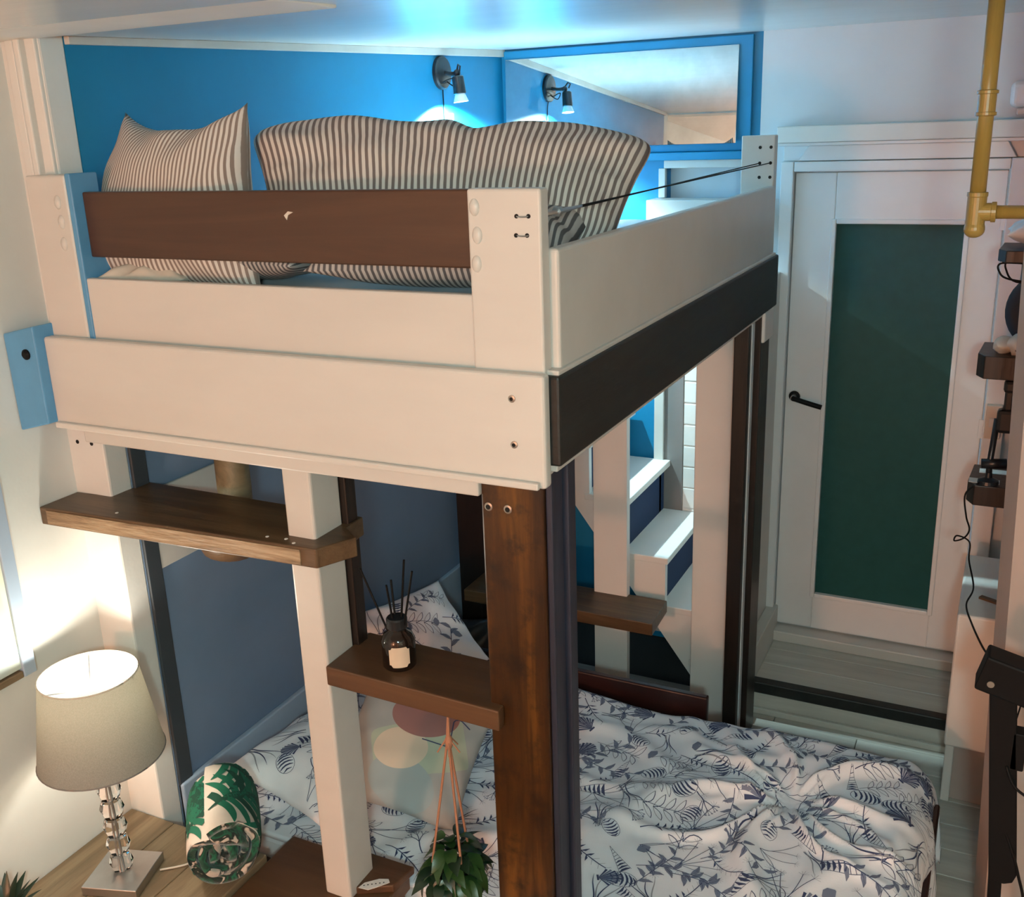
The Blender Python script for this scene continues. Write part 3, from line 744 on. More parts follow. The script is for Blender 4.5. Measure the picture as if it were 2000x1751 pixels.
for k in range(17):
    t0 = r_.uniform(-3.1, 3.1); wd_ = r_.uniform(0.05, 0.13); am = r_.uniform(0.5, 1.0); ln = r_.uniform(0.25, 0.75)
    if -2.9 < t0 < -0.6: am *= 1.5; ln *= 1.2
    d = np.abs((th - t0 + math.pi + 0.25 * np.sin(rr * 7 + k)) % (2 * math.pi) - math.pi)
    fan += am * np.exp(-(d / wd_) ** 2 / (0.4 + rr)) * np.exp(-(rr / ln) ** 2) * np.clip(rr / 0.12, 0, 1)
fan -= 0.9 * np.exp(-(rr / 0.09) ** 2)
hgt = 0.030 * fan + 0.020 * waves(X * 2.2, Yv * 2.2, 3, 10, 2.0, 5.0) + 0.0045 * waves(X * 9, Yv * 9, 9, 14, 2, 7)
# cross creases from the left
for (x0, y0, an, wd_, am, ln) in ((-1.15, 2.70, 0.35, 0.035, 0.018, 0.35), (-0.95, 2.92, -0.25, 0.04, 0.02, 0.4), (-1.3, 2.3, 0.7, 0.05, 0.02, 0.4), (-0.8, 3.05, 0.05, 0.03, 0.015, 0.3), (-0.25, 2.6, 1.2, 0.04, 0.018, 0.3)):
    s_ = (X - x0) * math.cos(an) + (Yv - y0) * math.sin(an); t_ = -(X - x0) * math.sin(an) + (Yv - y0) * math.cos(an)
    hgt += am * np.exp(-((t_ + 0.05 * np.sin(s_ * 9)) / wd_) ** 2) * np.exp(-(s_ / ln) ** 2)
hgt += 0.035 * np.exp(-((X + 0.35) / 0.45) ** 2 - ((Yv - 2.75) / 0.4) ** 2)
drop = np.clip(da + db, 0, 0.36)
Xd = X + np.where(da > 0.08, 0.03 * np.sin(b * 16) * np.clip(da * 4, 0, 1), 0)
G = np.stack([Xd, Yv, ZT - drop + hgt * np.clip(1 - drop / 0.12, 0, 1)], -1)
bm = NB()
vs = [[bm.verts.new(G[i, j]) for j in range(nb)] for i in range(na)]
for i in range(na - 1):
    for j in range(nb - 1): bm.faces.new((vs[i][j], vs[i + 1][j], vs[i + 1][j + 1], vs[i][j + 1]))
dv = finish('duvet', bm, W['cotton'], smooth=True, origin=(-1.1, 2.65, ZT - 0.36))
sm = dv.modifiers.new('thickness', 'SOLIDIFY'); sm.thickness = 0.02; sm.offset = -1
tag(dv, 'white duvet printed with blue seashells and sprigs on lower bed', 'duvet')
print_on('printed_motif', scatter(0.02, La - 0.02, 0.02, Lb - 0.02, 0.088, 0.72, 5), G, (0, La, 0, Lb), INKS, dv)

def printed_pillow(label, w, h, T, M4, seed, **k):
    o, top = pillow('printed_pillow', label, w, h, T, M4, W['cotton'], seed, **k)
    print_on('printed_motif', scatter(0.03, w - 0.03, 0.03, h - 0.03, 0.085, 0.75, seed), top, (0, w, 0, h), INKS, o)
printed_pillow('seashell printed pillow leaning on the slate blue wall', 0.52, 0.40, 0.15, place((-1.98, 3.02, -1.90), 68, 38, 0), 51, group='seashell printed pillows')
printed_pillow('seashell printed pillow half hidden under the abstract cushion', 0.62, 0.44, 0.16, place((-1.92, 2.42, -2.005), 84, 10, 0), 61, group='seashell printed pillows')

def abstract_mat():
    m, t, bs = nt('abstract_shapes_cotton')
    uv = N(t, 'ShaderNodeUVMap'); uv.uv_map = 'UVMap'
    sp = N(t, 'ShaderNodeSeparateXYZ'); t.links.new(uv.outputs[0], sp.inputs[0])
    def mth(op, a_, b_=None):
        n = N(t, 'ShaderNodeMath', operation=op)
        for i_, v_ in enumerate((a_, b_)):
            if v_ is None: continue
            if isinstance(v_, (int, float)): n.inputs[i_].default_value = v_
            else: t.links.new(v_, n.inputs[i_])
        return n.outputs[0]
    def ell(cx_, cy_, rx, ry, an=0.0, p=2):
        x_ = mth('SUBTRACT', sp.outputs[0], 5 + cx_); y_ = mth('SUBTRACT', sp.outputs[1], 5 + cy_)
        ca, sa = math.cos(an), math.sin(an)
        xr = mth('ABSOLUTE', mth('ADD', mth('MULTIPLY', x_, ca / rx), mth('MULTIPLY', y_, sa / rx)))
        yr = mth('ABSOLUTE', mth('ADD', mth('MULTIPLY', x_, -sa / ry), mth('MULTIPLY', y_, ca / ry)))
        return mth('LESS_THAN', mth('ADD', mth('POWER', xr, p), mth('POWER', yr, p)), 1.0)
    col = None
    base = N(t, 'ShaderNodeRGB'); base.outputs[0].default_value = (0.36, 0.40, 0.40, 1); col = base.outputs[0]
    for mask, c in ((ell(0.04, -0.02, 0.16, 0.10, 0.5, 10), (0.40, 0.50, 0.40)), (ell(0.02, -0.15, 0.12, 0.08, -0.2), (0.33, 0.42, 0.44)), (ell(-0.02, -0.04, 0.095, 0.075, 0.2), (0.62, 0.57, 0.46)), (ell(0.02, 0.10, 0.12, 0.085, 0.1), (0.30, 0.16, 0.15))):
        mx = N(t, 'ShaderNodeMix', data_type='RGBA'); t.links.new(mask, mx.inputs['Factor']); t.links.new(col, mx.inputs['A']); mx.inputs['B'].default_value = (*c, 1); col = mx.outputs['Result']
    t.links.new(col, bs.inputs['Base Color']); bs.inputs['Roughness'].default_value = 0.9
    return m
W['abstract'] = abstract_mat()
ab, top = pillow('abstract_cushion', 'cushion with mauve, mint and cream abstract shapes on lower bed', 0.46, 0.46, 0.15, place((-1.63, 2.44, -1.935), 28, 32, -20), W['abstract'], 71, cat='cushion')
print_on('printed_line', [([(0.27, 0.24), (0.37, 0.24), (0.35, 0.34), (0.37, 0.35), (0.41, 0.33)], 0.004, 0)], top, (0, 0.46, 0, 0.46), INKS, ab)

bg = pillow('black_bag', 'slumped black fabric bag behind the brown front post', 0.30, 0.30, 0.16, place((-1.98, 3.42, -2.15), 20, 65, 0), W['blackplastic'], 81, cat='bag')[0]

# ------------------------------------------------------------------ desk bench at lower left
dk = thing('low_desk', 'weathered plank desk under the table lamp', 'desk', (-2.1, 1.5, FL))
for i in range(3):
    x0 = -2.368 + i * 0.182
    finish('desk_plank', B(x0, x0 + 0.18, 0.95, 1.918, -2.07, -2.03, b=0.004), W['desk'], dk)
for x in (-2.36, -1.87): finish('side_board', B(x, x + 0.03, 0.98, 1.90, FL, -2.07, b=0.004), W['desk'], dk)
bn = thing('bench', 'dark brown wooden bench beside the rolled blanket', 'bench', (-1.6, 1.6, FL))
finish('bench_top', B(-1.818, -1.40, 0.95, 2.035, -2.10, -2.045, b=0.005), W['plank_red'], bn)
for x in (-1.81, -1.44): finish('side_board', B(x, x + 0.03, 0.98, 2.02, FL, -2.10, b=0.004), W['plank_red'], bn)

# table lamp
lx, ly = -2.145, 1.672
tl = thing('table_lamp', 'lit table lamp with stacked crystal stem and grey linen shade', 'lamp', (lx, ly, -2.03))
bm = B(-0.083, 0.083, -0.083, 0.083, 0, 0.028, b=0.002)
bmesh.ops.transform(bm, matrix=Matrix.Translation((lx, ly, -2.03)) @ Matrix.Rotation(R(18), 4, 'Z'), verts=bm.verts)
finish('base', bm, W['steel'], tl)
W['crystal'] = plain('clear_crystal', (0.97, 0.98, 0.98), 0.02, 0.0, Transmission_Weight=1.0, IOR=1.5)
zc = -2.002
for k in range(6):
    hh = 0.060
    bm = lathe(NB(), [(0.020, 0), (0.026, 0.004), (0.034, hh * 0.5), (0.026, hh - 0.004), (0.020, hh)], (lx, ly, zc), (0, 0, 1), 8)
    finish('crystal', bm, W['crystal'], tl); zc += hh
finish('stem_rod', tube(NB(), [(lx, ly, -2.0), (lx, ly, -1.50)], 0.004, 8), W['steel'], tl)
def shade_mat(name, c, tr, wgt):
    m, t, bs = nt(name)
    v_ = coords(t); n1 = noise(t, v_, 320, 2)
    col = ramp(t, n1, [(0.35, sc(c, 0.88)), (0.65, sc(c, 1.08))])
    d_ = N(t, 'ShaderNodeBsdfDiffuse'); tr_ = N(t, 'ShaderNodeBsdfTranslucent'); mx = N(t, 'ShaderNodeMixShader')
    t.links.new(col, d_.inputs[0]); tr_.inputs[0].default_value = (*tr, 1); mx.inputs[0].default_value = wgt
    t.links.new(d_.outputs[0], mx.inputs[1]); t.links.new(tr_.outputs[0], mx.inputs[2])
    t.links.new(mx.outputs[0], t.nodes['Material Output'].inputs[0]); t.nodes.remove(bs)
    return m
W['shade'] = shade_mat('grey_linen_shade', (0.235, 0.228, 0.215), (0.30, 0.27, 0.19), 0.10)
W['shade_in'] = plain('white_shade_lining', (0.85, 0.83, 0.78), 0.8)
sh = finish('shade', lathe(NB(), [(0.168, 0), (0.129, 0.25)], (lx, ly, -1.615), (0, 0, 1), 64, cap=False), W['shade'], tl, smooth=True)
finish('rim', tube(NB(), [(lx + 0.129 * math.cos(t), ly + 0.129 * math.sin(t), -1.365) for t in np.linspace(0, 6.2832, 49)], 0.0022, 6), W['cream_cloth'], sh, smooth=True)
finish('rim', tube(NB(), [(lx + 0.168 * math.cos(t), ly + 0.168 * math.sin(t), -1.615) for t in np.linspace(0, 6.2832, 49)], 0.0022, 6), W['greybrown'], sh, smooth=True)
for an in (0.3, 2.4, 4.5):
    finish('spider', tube(NB(), [(lx, ly, -1.41), (lx + 0.129 * math.cos(an), ly + 0.129 * math.sin(an), -1.37)], 0.002, 6), W['steel'], tl)
W['bulb'] = bpy.data.materials.new('glowing_bulb'); W['bulb'].use_nodes = True
bsd = W['bulb'].node_tree.nodes['Principled BSDF']; bsd.inputs['Emission Color'].default_value = (1, 0.86, 0.62, 1); bsd.inputs['Emission Strength'].default_value = 30
finish('bulb', blob(NB(), (lx, ly, -1.49), (0.028, 0.028, 0.04), 16, 10), W['bulb'], tl, smooth=True)
light('table_lamp_light', 'POINT', (lx, ly, -1.40), 6.5, (1.0, 0.93, 0.80), shadow_soft_size=0.03)
finish('flex', tube(NB(), smooth_path([(lx + 0.08, ly + 0.06, -2.024), (-2.0, 1.80, -2.025), (-2.0, 1.90, -2.024), (-2.06, 1.98, -2.05)]), 0.003, 6), W['cream_cloth'], tl, smooth=True)

# rolled blanket
c0 = np.array([-1.835, 1.752, -1.915]); c1 = np.array([-2.035, 1.972, -1.905])
ax = (c1 - c0); Lr = np.linalg.norm(ax); ax /= Lr
sx = np.cross(ax, [0, 0, 1.0]); sx /= np.linalg.norm(sx); sz = np.cross(sx, ax)
turns, nth, nl = 3.3, 190, 26
thv = np.linspace(0, turns * 2 * math.pi, nth)
rad = 0.020 + 0.094 * thv / thv[-1]
def roll_pt(th_, r_v, s_):
    r2 = r_v * (1 + 0.05 * np.sin(2 * th_ + 1) + 0.02 * np.sin(5 * th_ + s_ * 9))
    zz = np.maximum(r2 * np.sin(th_), -0.112)
    end = 1 - 0.07 * np.exp(-s_ / 0.025) - 0.10 * np.exp(-(Lr - s_) / 0.03)
    x_ = r2 * np.cos(th_) * end; zz = zz * end
    return c0 + ax * s_[..., None] + sx * x_[..., None] + sz * zz[..., None]
TH, SV = np.meshgrid(thv, np.linspace(0, Lr, nl), indexing='ij')
RD = np.repeat(rad[:, None], nl, 1)
bul = 0.012 * np.sin(TH * 2.3) * 0
Go = roll_pt(TH, RD, SV + 0.02 * np.sin(TH * 1.7) * (SV < 0.01)); Gi = roll_pt(TH, RD - 0.021, SV + 0.02 * np.sin(TH * 1.7) * (SV < 0.01))
bm = NB()
vo = [[bm.verts.new(Go[i, j]) for j in range(nl)] for i in range(nth)]; vi = [[bm.verts.new(Gi[i, j]) for j in range(nl)] for i in range(nth)]
for i in range(nth - 1):
    for j in range(nl - 1):
        bm.faces.new((vo[i][j], vo[i + 1][j], vo[i + 1][j + 1], vo[i][j + 1])); bm.faces.new((vi[i][j], vi[i][j + 1], vi[i + 1][j + 1], vi[i + 1][j]))
    for j in (0, nl - 1): bm.faces.new((vo[i][j], vi[i][j], vi[i + 1][j], vo[i + 1][j]))
for i in (0, nth - 1):
    for j in range(nl - 1): bm.faces.new((vo[i][j], vo[i][j + 1], vi[i][j + 1], vi[i][j]))
m, t, bs = nt('tropical_blanket_plush')
v_ = coords(t); n1 = noise(t, v_, 15, 2, 0.5, 1.5)
col = ramp(t, n1, [(0.40, (0.004, 0.04, 0.022)), (0.48, (0.008, 0.12, 0.06)), (0.55, (0.010, 0.02, 0.014)), (0.60, (0.010, 0.02, 0.014)), (0.63, (0.55, 0.46, 0.38))])
t.links.new(col, bs.inputs['Base Color']); bs.inputs['Roughness'].default_value = 0.95; bs.inputs['Sheen Weight'].default_value = 0.4
bump(t, bs, noise(t, v_, 160, 3), 0.4, 0.004)
W['plush_cream'] = plain('cream_plush', (0.66, 0.57, 0.48), 0.95)
ro = finish('rolled_blanket', bm, [m, W['plush_cream']], smooth=True)
# the outermost turn shows the cream ground with printed leaves
me = ro.data
for p in me.polygons:
    pass
tag(ro, 'rolled plush blanket with green tropical leaf print on desk', 'blanket')
def monstera(ca_, cb_, s, an):
    out = []; ca, sa = math.cos(an), math.sin(an)
    def tr_(p): p = np.asarray(p, float); return np.stack([ca_ + p[:, 0] * ca - p[:, 1] * sa, cb_ + p[:, 0] * sa + p[:, 1] * ca], -1)
    for k in range(7):
        t_ = k / 6; y0 = -0.1 * s + 0.85 * s * t_
        for sg in (-1, 1):
            l = s * (0.62 * math.sin(math.pi * (0.22 + 0.7 * t_)) + 0.06)
            e = (sg * l, y0 + 0.30 * s * (0.2 + t_) - 0.12 * s)
            out.append((tr_(arc((0, y0), e, 0.12 * sg)), np.array([.9, 1.0, 1.05, 1.0, .9, .6, .1]) * 0.125 * s, 0 if (k + (sg > 0)) % 3 else 1))
    out.append((tr_(arc((0, -0.3 * s), (0, s), 0.03)), np.array([.2, .8, 1.5, 1.5, 1.2, .7, .1]) * 0.10 * s, 1))
    return out
i0 = int(nth * (1 - 1.0 / turns))
outer = Go[i0:, :, :][::-1]
circ = 2 * math.pi * 0.105
gcream = finish('cream_outer_turn', (lambda bm_: (lambda V_: [bm_.faces.new((V_[i][j], V_[i + 1][j], V_[i + 1][j + 1], V_[i][j + 1])) for i in range(len(V_) - 1) for j in range(nl - 1)] and bm_)([[bm_.verts.new(c0 + (outer[i, j] - c0) + 0.0012 * (outer[i, j] - (c0 + ax * np.dot(outer[i, j] - c0, ax))) / 0.1) for j in range(nl)] for i in range(len(outer))]))(NB()), W['plush_cream'], ro, smooth=True)
ls = []
for (pa, pb, s_, an_) in ((0.06, 0.10, 0.19, -1.0), (0.19, 0.16, 0.20, -1.6), (0.17, 0.04, 0.14, -2.4), (0.33, 0.09, 0.21, -1.1), (0.34, 0.25, 0.19, -1.9), (0.47, 0.17, 0.20, -1.4), (0.60, 0.09, 0.18, -0.9), (0.60, 0.25, 0.17, -2.2), (0.08, 0.27, 0.18, -2.0)):
    ls += monstera(pa, pb, s_, an_)
print_on('printed_leaf', ls, outer, (0, circ, 0, Lr), [W['leaf_ink'], W['leaf_ink2']], gcream, off=0.0035, step=0.008)

# ------------------------------------------------------------------ reed diffuser
dx_, dy_ = -1.318, 1.945
rd = thing('reed_diffuser', 'dark glass reed diffuser bottle with cream label on plank step', 'diffuser', (dx_, dy_, -1.30))
finish('bottle', lathe(NB(), [(0.040, 0), (0.043, 0.004), (0.043, 0.075), (0.036, 0.092), (0.023, 0.100), (0.023, 0.108)], (dx_, dy_, -1.30), (0, 0, 1), 32), W['amber'], rd, smooth=True)
finish('collar', lathe(NB(), [(0.024, 0), (0.027, 0.003), (0.027, 0.026), (0.024, 0.030)], (dx_, dy_, -1.194), (0, 0, 1), 28), W['blackplastic'], rd)
la_ = math.atan2(-dy_, -dx_)
bm = NB(); prev = None
outl = [(-0.75, .1), (-0.62, .28), (-0.62, .75), (-0.42, .88), (-0.38, 1), (0.38, 1), (0.42, .88), (0.62, .75), (0.62, .28), (0.42, .12), (0.36, 0), (-0.36, 0), (-0.42, .12)]
cols = []
for q in np.linspace(-0.62, 0.62, 13):
    cut = 0.12 if abs(q) > 0.45 else 0.0
    z0, z1 = -1.30 + 0.014 + 0.055 * cut, -1.30 + 0.070 - 0.055 * cut
    p = lambda z: (dx_ + 0.0442 * math.cos(la_ + q), dy_ + 0.0442 * math.sin(la_ + q), z)
    cols.append((bm.verts.new(p(z0)), bm.verts.new(p(z1))))
for (p0, p1), (q0, q1) in zip(cols, cols[1:]): bm.faces.new((p0, q0, q1, p1))
finish('label', bm, W['label'], rd, smooth=True)
for ex, ey, ez in ((-0.085, -0.02, 0.262), (-0.022, 0.02, 0.225), (-0.010, -0.02, 0.23), (0.028, 0.01, 0.292), (0.062, -0.01, 0.275)):
    finish('reed', tube(NB(), [(dx_ + ex * 0.12, dy_ + ey * 0.12, -1.25), (dx_ + ex, dy_ + ey, -1.30 + ez)], 0.0028, 6), W['black'], rd)

# paper tag on the lowest step
tg = thing('paper_tag', 'small white paper tag at foot of white ladder post', 'tag', (-1.45, 1.93, -2.02))
bm = NB(); prism(bm, [(-1.485, 1.902), (-1.455, 1.905), (-1.440, 1.922), (-1.415, 1.955), (-1.425, 1.965), (-1.45, 1.955), (-1.480, 1.925)], 'Z', -2.02, -2.0185)
finish('card', bm, W['paper'], tg)
for k in range(6):
    finish('print_dot', lathe(NB(), [(0.0022, 0), (0.0022, 0.0004)], (-1.475 + 0.009 * k, 1.915 + 0.0065 * k, -2.0185), (0, 0, 1), 6), W['hole'], tg)

# ------------------------------------------------------------------ plants
def leaf_mesh(name, l, w_, curl, mat):
    bm = NB(); rows = []
    for i in range(7):
        t_ = i / 6; ww = w_ * math.sin(math.pi * min(1, 0.06 + 0.94 * t_) ** 0.8) * 0.5 + 0.0006
        z_ = -curl * l * t_ * t_; x_ = l * t_ * (1 - 0.25 * curl * t_)
        rows.append([bm.verts.new((x_, -ww, z_ + 0.25 * ww)), bm.verts.new((x_, 0, z_)), bm.verts.new((x_, ww, z_ + 0.25 * ww))])
    for r0, r1 in zip(rows, rows[1:]):
        for k in range(2): bm.faces.new((r0[k], r0[k + 1], r1[k + 1], r1[k]))
    me_ = bpy.data.meshes.new(name); bm.to_mesh(me_); bm.free(); me_.materials.append(mat)
    me_.polygons.foreach_set('use_smooth', [True] * len(me_.polygons)); return me_
px_, py_ = -1.14, 1.86
hp = thing('hanging_plant', 'bushy green plant hanging on copper twine under plank step', 'plant', (px_, py_, -1.93))
pt = finish('pot', lathe(NB(), [(0.042, 0), (0.060, 0.075), (0.064, 0.078), (0.064, 0.092), (0.056, 0.092), (0.052, 0.080)], (px_, py_, -1.93), (0, 0, 1), 28), W['pot'], hp, smooth=False)
finish('soil', lathe(NB(), [(0.052, 0), (0.052, 0.004)], (px_, py_, -1.853), (0, 0, 1), 20), W['soil'], hp)
for an in (-2.5, -0.7, 1.35):
    finish('twine', tube(NB(), [(px_ + 0.066 * math.cos(an), py_ + 0.066 * math.sin(an), -1.845), (px_ + 0.004 * math.cos(an) + 0.004, py_ + 0.004 * math.sin(an), -1.44), (px_ + 0.008, py_, -1.355)], 0.0032, 6), W['cord'], hp)
kn = finish('knot', blob(NB(), (px_ + 0.006, py_, -1.43), (0.010, 0.010, 0.022), 10, 8), W['cord'], hp, smooth=True)
for k in range(5):
    an = k * 1.3
    finish('twine_end', tube(NB(), [(px_ + 0.006, py_, -1.42 + 0.01 * (k % 2)), (px_ + 0.006 + 0.03 * math.cos(an), py_ + 0.03 * math.sin(an), -1.452)], 0.002, 5), W['cord'], kn)
lms = [leaf_mesh('leaf', 0.065, 0.034, 0.55, W['leaf']), leaf_mesh('leaf', 0.055, 0.030, 0.9, W['leaf2']), leaf_mesh('leaf', 0.072, 0.036, 0.3, W['leaf2']), leaf_mesh('leaf', 0.06, 0.036, 0.7, W['leaf'])]
random.seed(9)
for k in range(84):
    an = k * 2.399; rr_ = 0.070 * math.sqrt((k % 42 + 0.5) / 42); hz = -1.815 + 0.11 * (1 - (rr_ / 0.075) ** 2) * random.uniform(0.35, 1.0) + (0.0 if k < 42 else -0.01)
    o = bpy.data.objects.new('leaf', random.choice(lms)); C.objects.link(o); o.parent = hp
    o.location = Vector((px_ + rr_ * math.cos(an), py_ + rr_ * math.sin(an), hz + EYE)) - ORI['hanging_plant']
    o.rotation_euler = (random.uniform(-.4, .4), random.uniform(-0.5, 0.35) + rr_ * 5, an + random.uniform(-.5, .5))
for k in range(12):
    an = k * 0.55; finish('stem', tube(NB(), [(px_ + 0.01 * math.cos(an), py_ + 0.01 * math.sin(an), -1.855), (px_ + 0.05 * math.cos(an), py_ + 0.05 * math.sin(an), -1.77)], 0.0018, 5), W['leaf2'], hp)
qx, qy = -2.27, 1.385
sp_ = thing('spiky_plant', 'dark spiky potted plant at lower left corner of desk', 'plant', (qx, qy, -2.03))
finish('pot', lathe(NB(), [(0.035, 0), (0.045, 0.05), (0.045, 0.055), (0.040, 0.055)], (qx, qy, -2.03), (0, 0, 1), 24), W['pot'], sp_)
lsp = leaf_mesh('spike', 0.115, 0.026, 0.12, W['leaf2'])
for k in range(22):
    an = k * 2.399; o = bpy.data.objects.new('spike', lsp); C.objects.link(o); o.parent = sp_
    o.location = Vector((qx + 0.01 * math.cos(an), qy + 0.01 * math.sin(an), -1.98 + EYE)) - ORI['spiky_plant']
    o.rotation_euler = (0, -R(35 + (k % 5) * 9), an)

# picture on the white wall
m, t, bs = nt('pale_abstract_canvas_print')
col = ramp(t, noise(t, coords(t, (1, 2.5, 1.2)), 2.6, 2, 0.5, 1.0), [(0.3, (0.30, 0.42, 0.46)), (0.45, (0.55, 0.64, 0.62)), (0.55, (0.72, 0.72, 0.50)), (0.7, (0.42, 0.52, 0.50))])
t.links.new(col, bs.inputs['Base Color']); bs.inputs['Roughness'].default_value = 0.6
pc = thing('wall_picture', 'pale blue and yellow picture on the white wall, left edge', 'picture', (XL, 1.3, -1.39))
finish('canvas', B(XL, XL + 0.022, 0.95, 1.63, -1.37, -0.75, b=0.003), m, pc)
for a_ in ((1.625, 1.665, -1.395, -0.72), (0.92, 0.955, -1.395, -0.72)):
    finish('frame_side', B(XL, XL + 0.030, a_[0], a_[1], a_[2], a_[3], b=0.003), W['slate_lite'], pc)
finish('frame_bottom', B(XL, XL + 0.028, 0.955, 1.625, -1.395, -1.375, b=0.003), W['desk'], pc)
finish('frame_top', B(XL, XL + 0.028, 0.955, 1.625, -0.75, -0.72, b=0.003), W['slate_lite'], pc)

# ------------------------------------------------------------------ spotlight on the blue wall
sl = thing('wall_spotlight', 'black adjustable spotlight lit on the bright blue wall', 'spotlight', (XW, 3.92, 0.235))
finish('base_plate', lathe(NB(), [(0.066, 0), (0.066, 0.014), (0.060, 0.020), (0.02, 0.024)], (XW, 3.92, 0.235), (1, 0, 0), 36), W['blackplastic'], sl, smooth=False)
finish('arm', tube(NB(), smooth_path([(XW + 0.02, 3.92, 0.235), (XW + 0.06, 3.92, 0.228), (XW + 0.085, 3.91, 0.232)]), 0.009, 10), W['blackplastic'], sl, smooth=True)
finish('joint', blob(NB(), (XW + 0.088, 3.905, 0.230), (0.015, 0.015, 0.015)), W['blackplastic'], sl, smooth=True)
finish('wing_nut', tube(NB(), [(XW + 0.088, 3.905, 0.24), (XW + 0.10, 3.895, 0.262), (XW + 0.112, 3.89, 0.255), (XW + 0.105, 3.895, 0.235)], 0.004, 6), W['blackplastic'], sl)
hd = Vector((0.10, 0.03, -1)).normalized(); hb = Vector((XW + 0.095, 3.895, 0.218))
hdm = finish('head', lathe(NB(), [(0.020, 0), (0.024, 0.004), (0.026, 0.068), (0.025, 0.070)], hb, hd, 24), W['blackplastic'], sl, smooth=False)
W['bulbface'] = bpy.data.materials.new('glowing_spot_lens'); W['bulbface'].use_nodes = True
bsd = W['bulbface'].node_tree.nodes['Principled BSDF']; bsd.inputs['Emission Color'].default_value = (0.85, 0.95, 1, 1); bsd.inputs['Emission Strength'].default_value = 14
W['frost'] = plain('frosted_bulb_collar', (0.75, 0.77, 0.80), 0.5)
finish('bulb_collar', lathe(NB(), [(0.020, 0), (0.031, 0.030), (0.031, 0.032)], hb + hd * 0.070, hd, 24, cap=False), W['frost'], hdm, smooth=True)
finish('lens', lathe(NB(), [(0.028, 0), (0.020, 0.003)], hb + hd * 0.098, hd, 24), W['bulbface'], hdm)
finish('flex', tube(NB(), smooth_path([(XW + 0.022, 3.935, 0.20), (XW + 0.06, 3.93, 0.18), (XW + 0.07, 3.92, 0.21), (XW + 0.03, 3.90, 0.20), (XW + 0.006, 3.925, 0.17), (XW + 0.005, 3.93, 0.02), (XW + 0.005, 3.93, -0.3)]), 0.0025, 6), W['black'], sl, smooth=True)
lp_ = hb + hd * 0.112
light('spotlight_beam', 'SPOT', (lp_.x, lp_.y, lp_.z), 190, (0.66, 0.95, 1.0), target=(lp_.x - 0.045, lp_.y + 0.02, lp_.z - 0.2), spot_size=R(150), spot_blend=0.25, shadow_soft_size=0.02)
sl2 = thing('cable_clip', 'small blue plug box on blue wall below spotlight', 'socket', (XW, 3.95, -0.02))
finish('box', B(XW, XW + 0.02, 3.955, 3.985, -0.03, 0.075, b=0.004), W['blue_block'], sl2)
finish('switch', B(XW + 0.02, XW + 0.026, 3.962, 3.978, 0.01, 0.04, b=0.002), W['blackplastic'], sl2)

# pendant under the bed
pd = thing('wooden_pendant', 'round wooden pendant with bark bowl hanging under bed', 'pendant', (-2.05, 2.15, -1.2))
finish('post', lathe(NB(), [(0.047, 0), (0.049, 0.06), (0.047, 0.30)], (-1.99, 2.15, -1.03), (0, 0, 1), 24), W['bedbase'], pd, smooth=True)
finish('rod', tube(NB(), [(-1.99, 2.15, -0.74), (-1.99, 2.15, -0.625)], 0.008, 8), W['black'], pd)
finish('bark_bowl', lathe(NB(), [(0.03, 0), (0.08, 0.02), (0.10, 0.06), (0.09, 0.12), (0.05, 0.17)], (-2.05, 2.16, -1.20), (0.15, 0, 1), 18), W['plank'], pd, smooth=True)

# ------------------------------------------------------------------ right side: pipe rail, shelves, things on them
pr = thing('pipe_rail', 'brass coloured pipe clothes rail hanging from ceiling', 'rail', (-0.093, 2.5, -0.26))
finish('drop_pipe', tube(NB(), [(-0.092, 2.5, ceil_z(2.5)), (-0.092, 2.5, -0.215)], 0.0165, 20), W['brass'], pr, smooth=True)
finish('collar', lathe(NB(), [(0.017, -0.002), (0.0215, 0), (0.0215, 0.006), (0.0185, 0.007), (0.0185, 0.043), (0.0215, 0.044), (0.0215, 0.050), (0.017, 0.052)], (-0.092, 2.5, -0.005), (0, 0, 1), 24), W['brass'], pr)
tee = finish('tee', lathe(NB(), [(0.022, 0.0), (0.0215, 0.006), (0.020, 0.012), (0.020, 0.07), (0.0215, 0.072), (0.0215, 0.08), (0.017, 0.081)], (-0.092, 2.5, -0.245), (0, 0, 1), 24), W['brass'], pr)
finish('end_cap', blob(NB(), (-0.092, 2.5, -0.245), (0.022, 0.022, 0.018), 20, 10), W['brass'], tee, smooth=True)
finish('tee_branch', lathe(NB(), [(0.0195, 0), (0.0195, 0.03), (0.022, 0.031), (0.022, 0.040), (0.015, 0.041)], (-0.092, 2.5, -0.207), (1, 0, 0), 24), W['brass'], tee)
finish('cross_pipe', tube(NB(), [(-0.055, 2.5, -0.207), (1.29, 2.5, -0.207)], 0.0145, 20), W['brass'], pr, smooth=True)

SHELF = [(-0.046, -0.435, -0.475, 'thick dark wooden shelf, highest beside the door'), (-0.076, -0.79, -0.870, 'thick dark wooden shelf, middle one beside the door'), (-0.066, -1.255, -1.330, 'thick dark wooden shelf, lowest beside the door')]
for x0, zt, zb, lab in SHELF:
    sf = thing('wooden_shelf', lab, 'shelf', (0.1, 3.85, zb), 'shelves beside the door')
    finish('shelf_board', prism(NB(), [(x0 + 0.012, 3.75), (0.34, 3.75), (0.34, 4.0), (x0, 4.0), (x0 - 0.012, 3.80)], 'Z', zb, zt, b=0.003), W['darkpost'], sf)
    finish('bracket', B(0.18, 0.20, 3.78, 3.98, zb - 0.03, zb, b=0.003), W['black'], sf)
o, _t = pillow('folded_towel', 'folded pale towel on the highest shelf beside door', 0.30, 0.22, 0.10, place((0.11, 3.87, -0.385), 0, 0, 0), W['sheet'], 91, cat='towel')
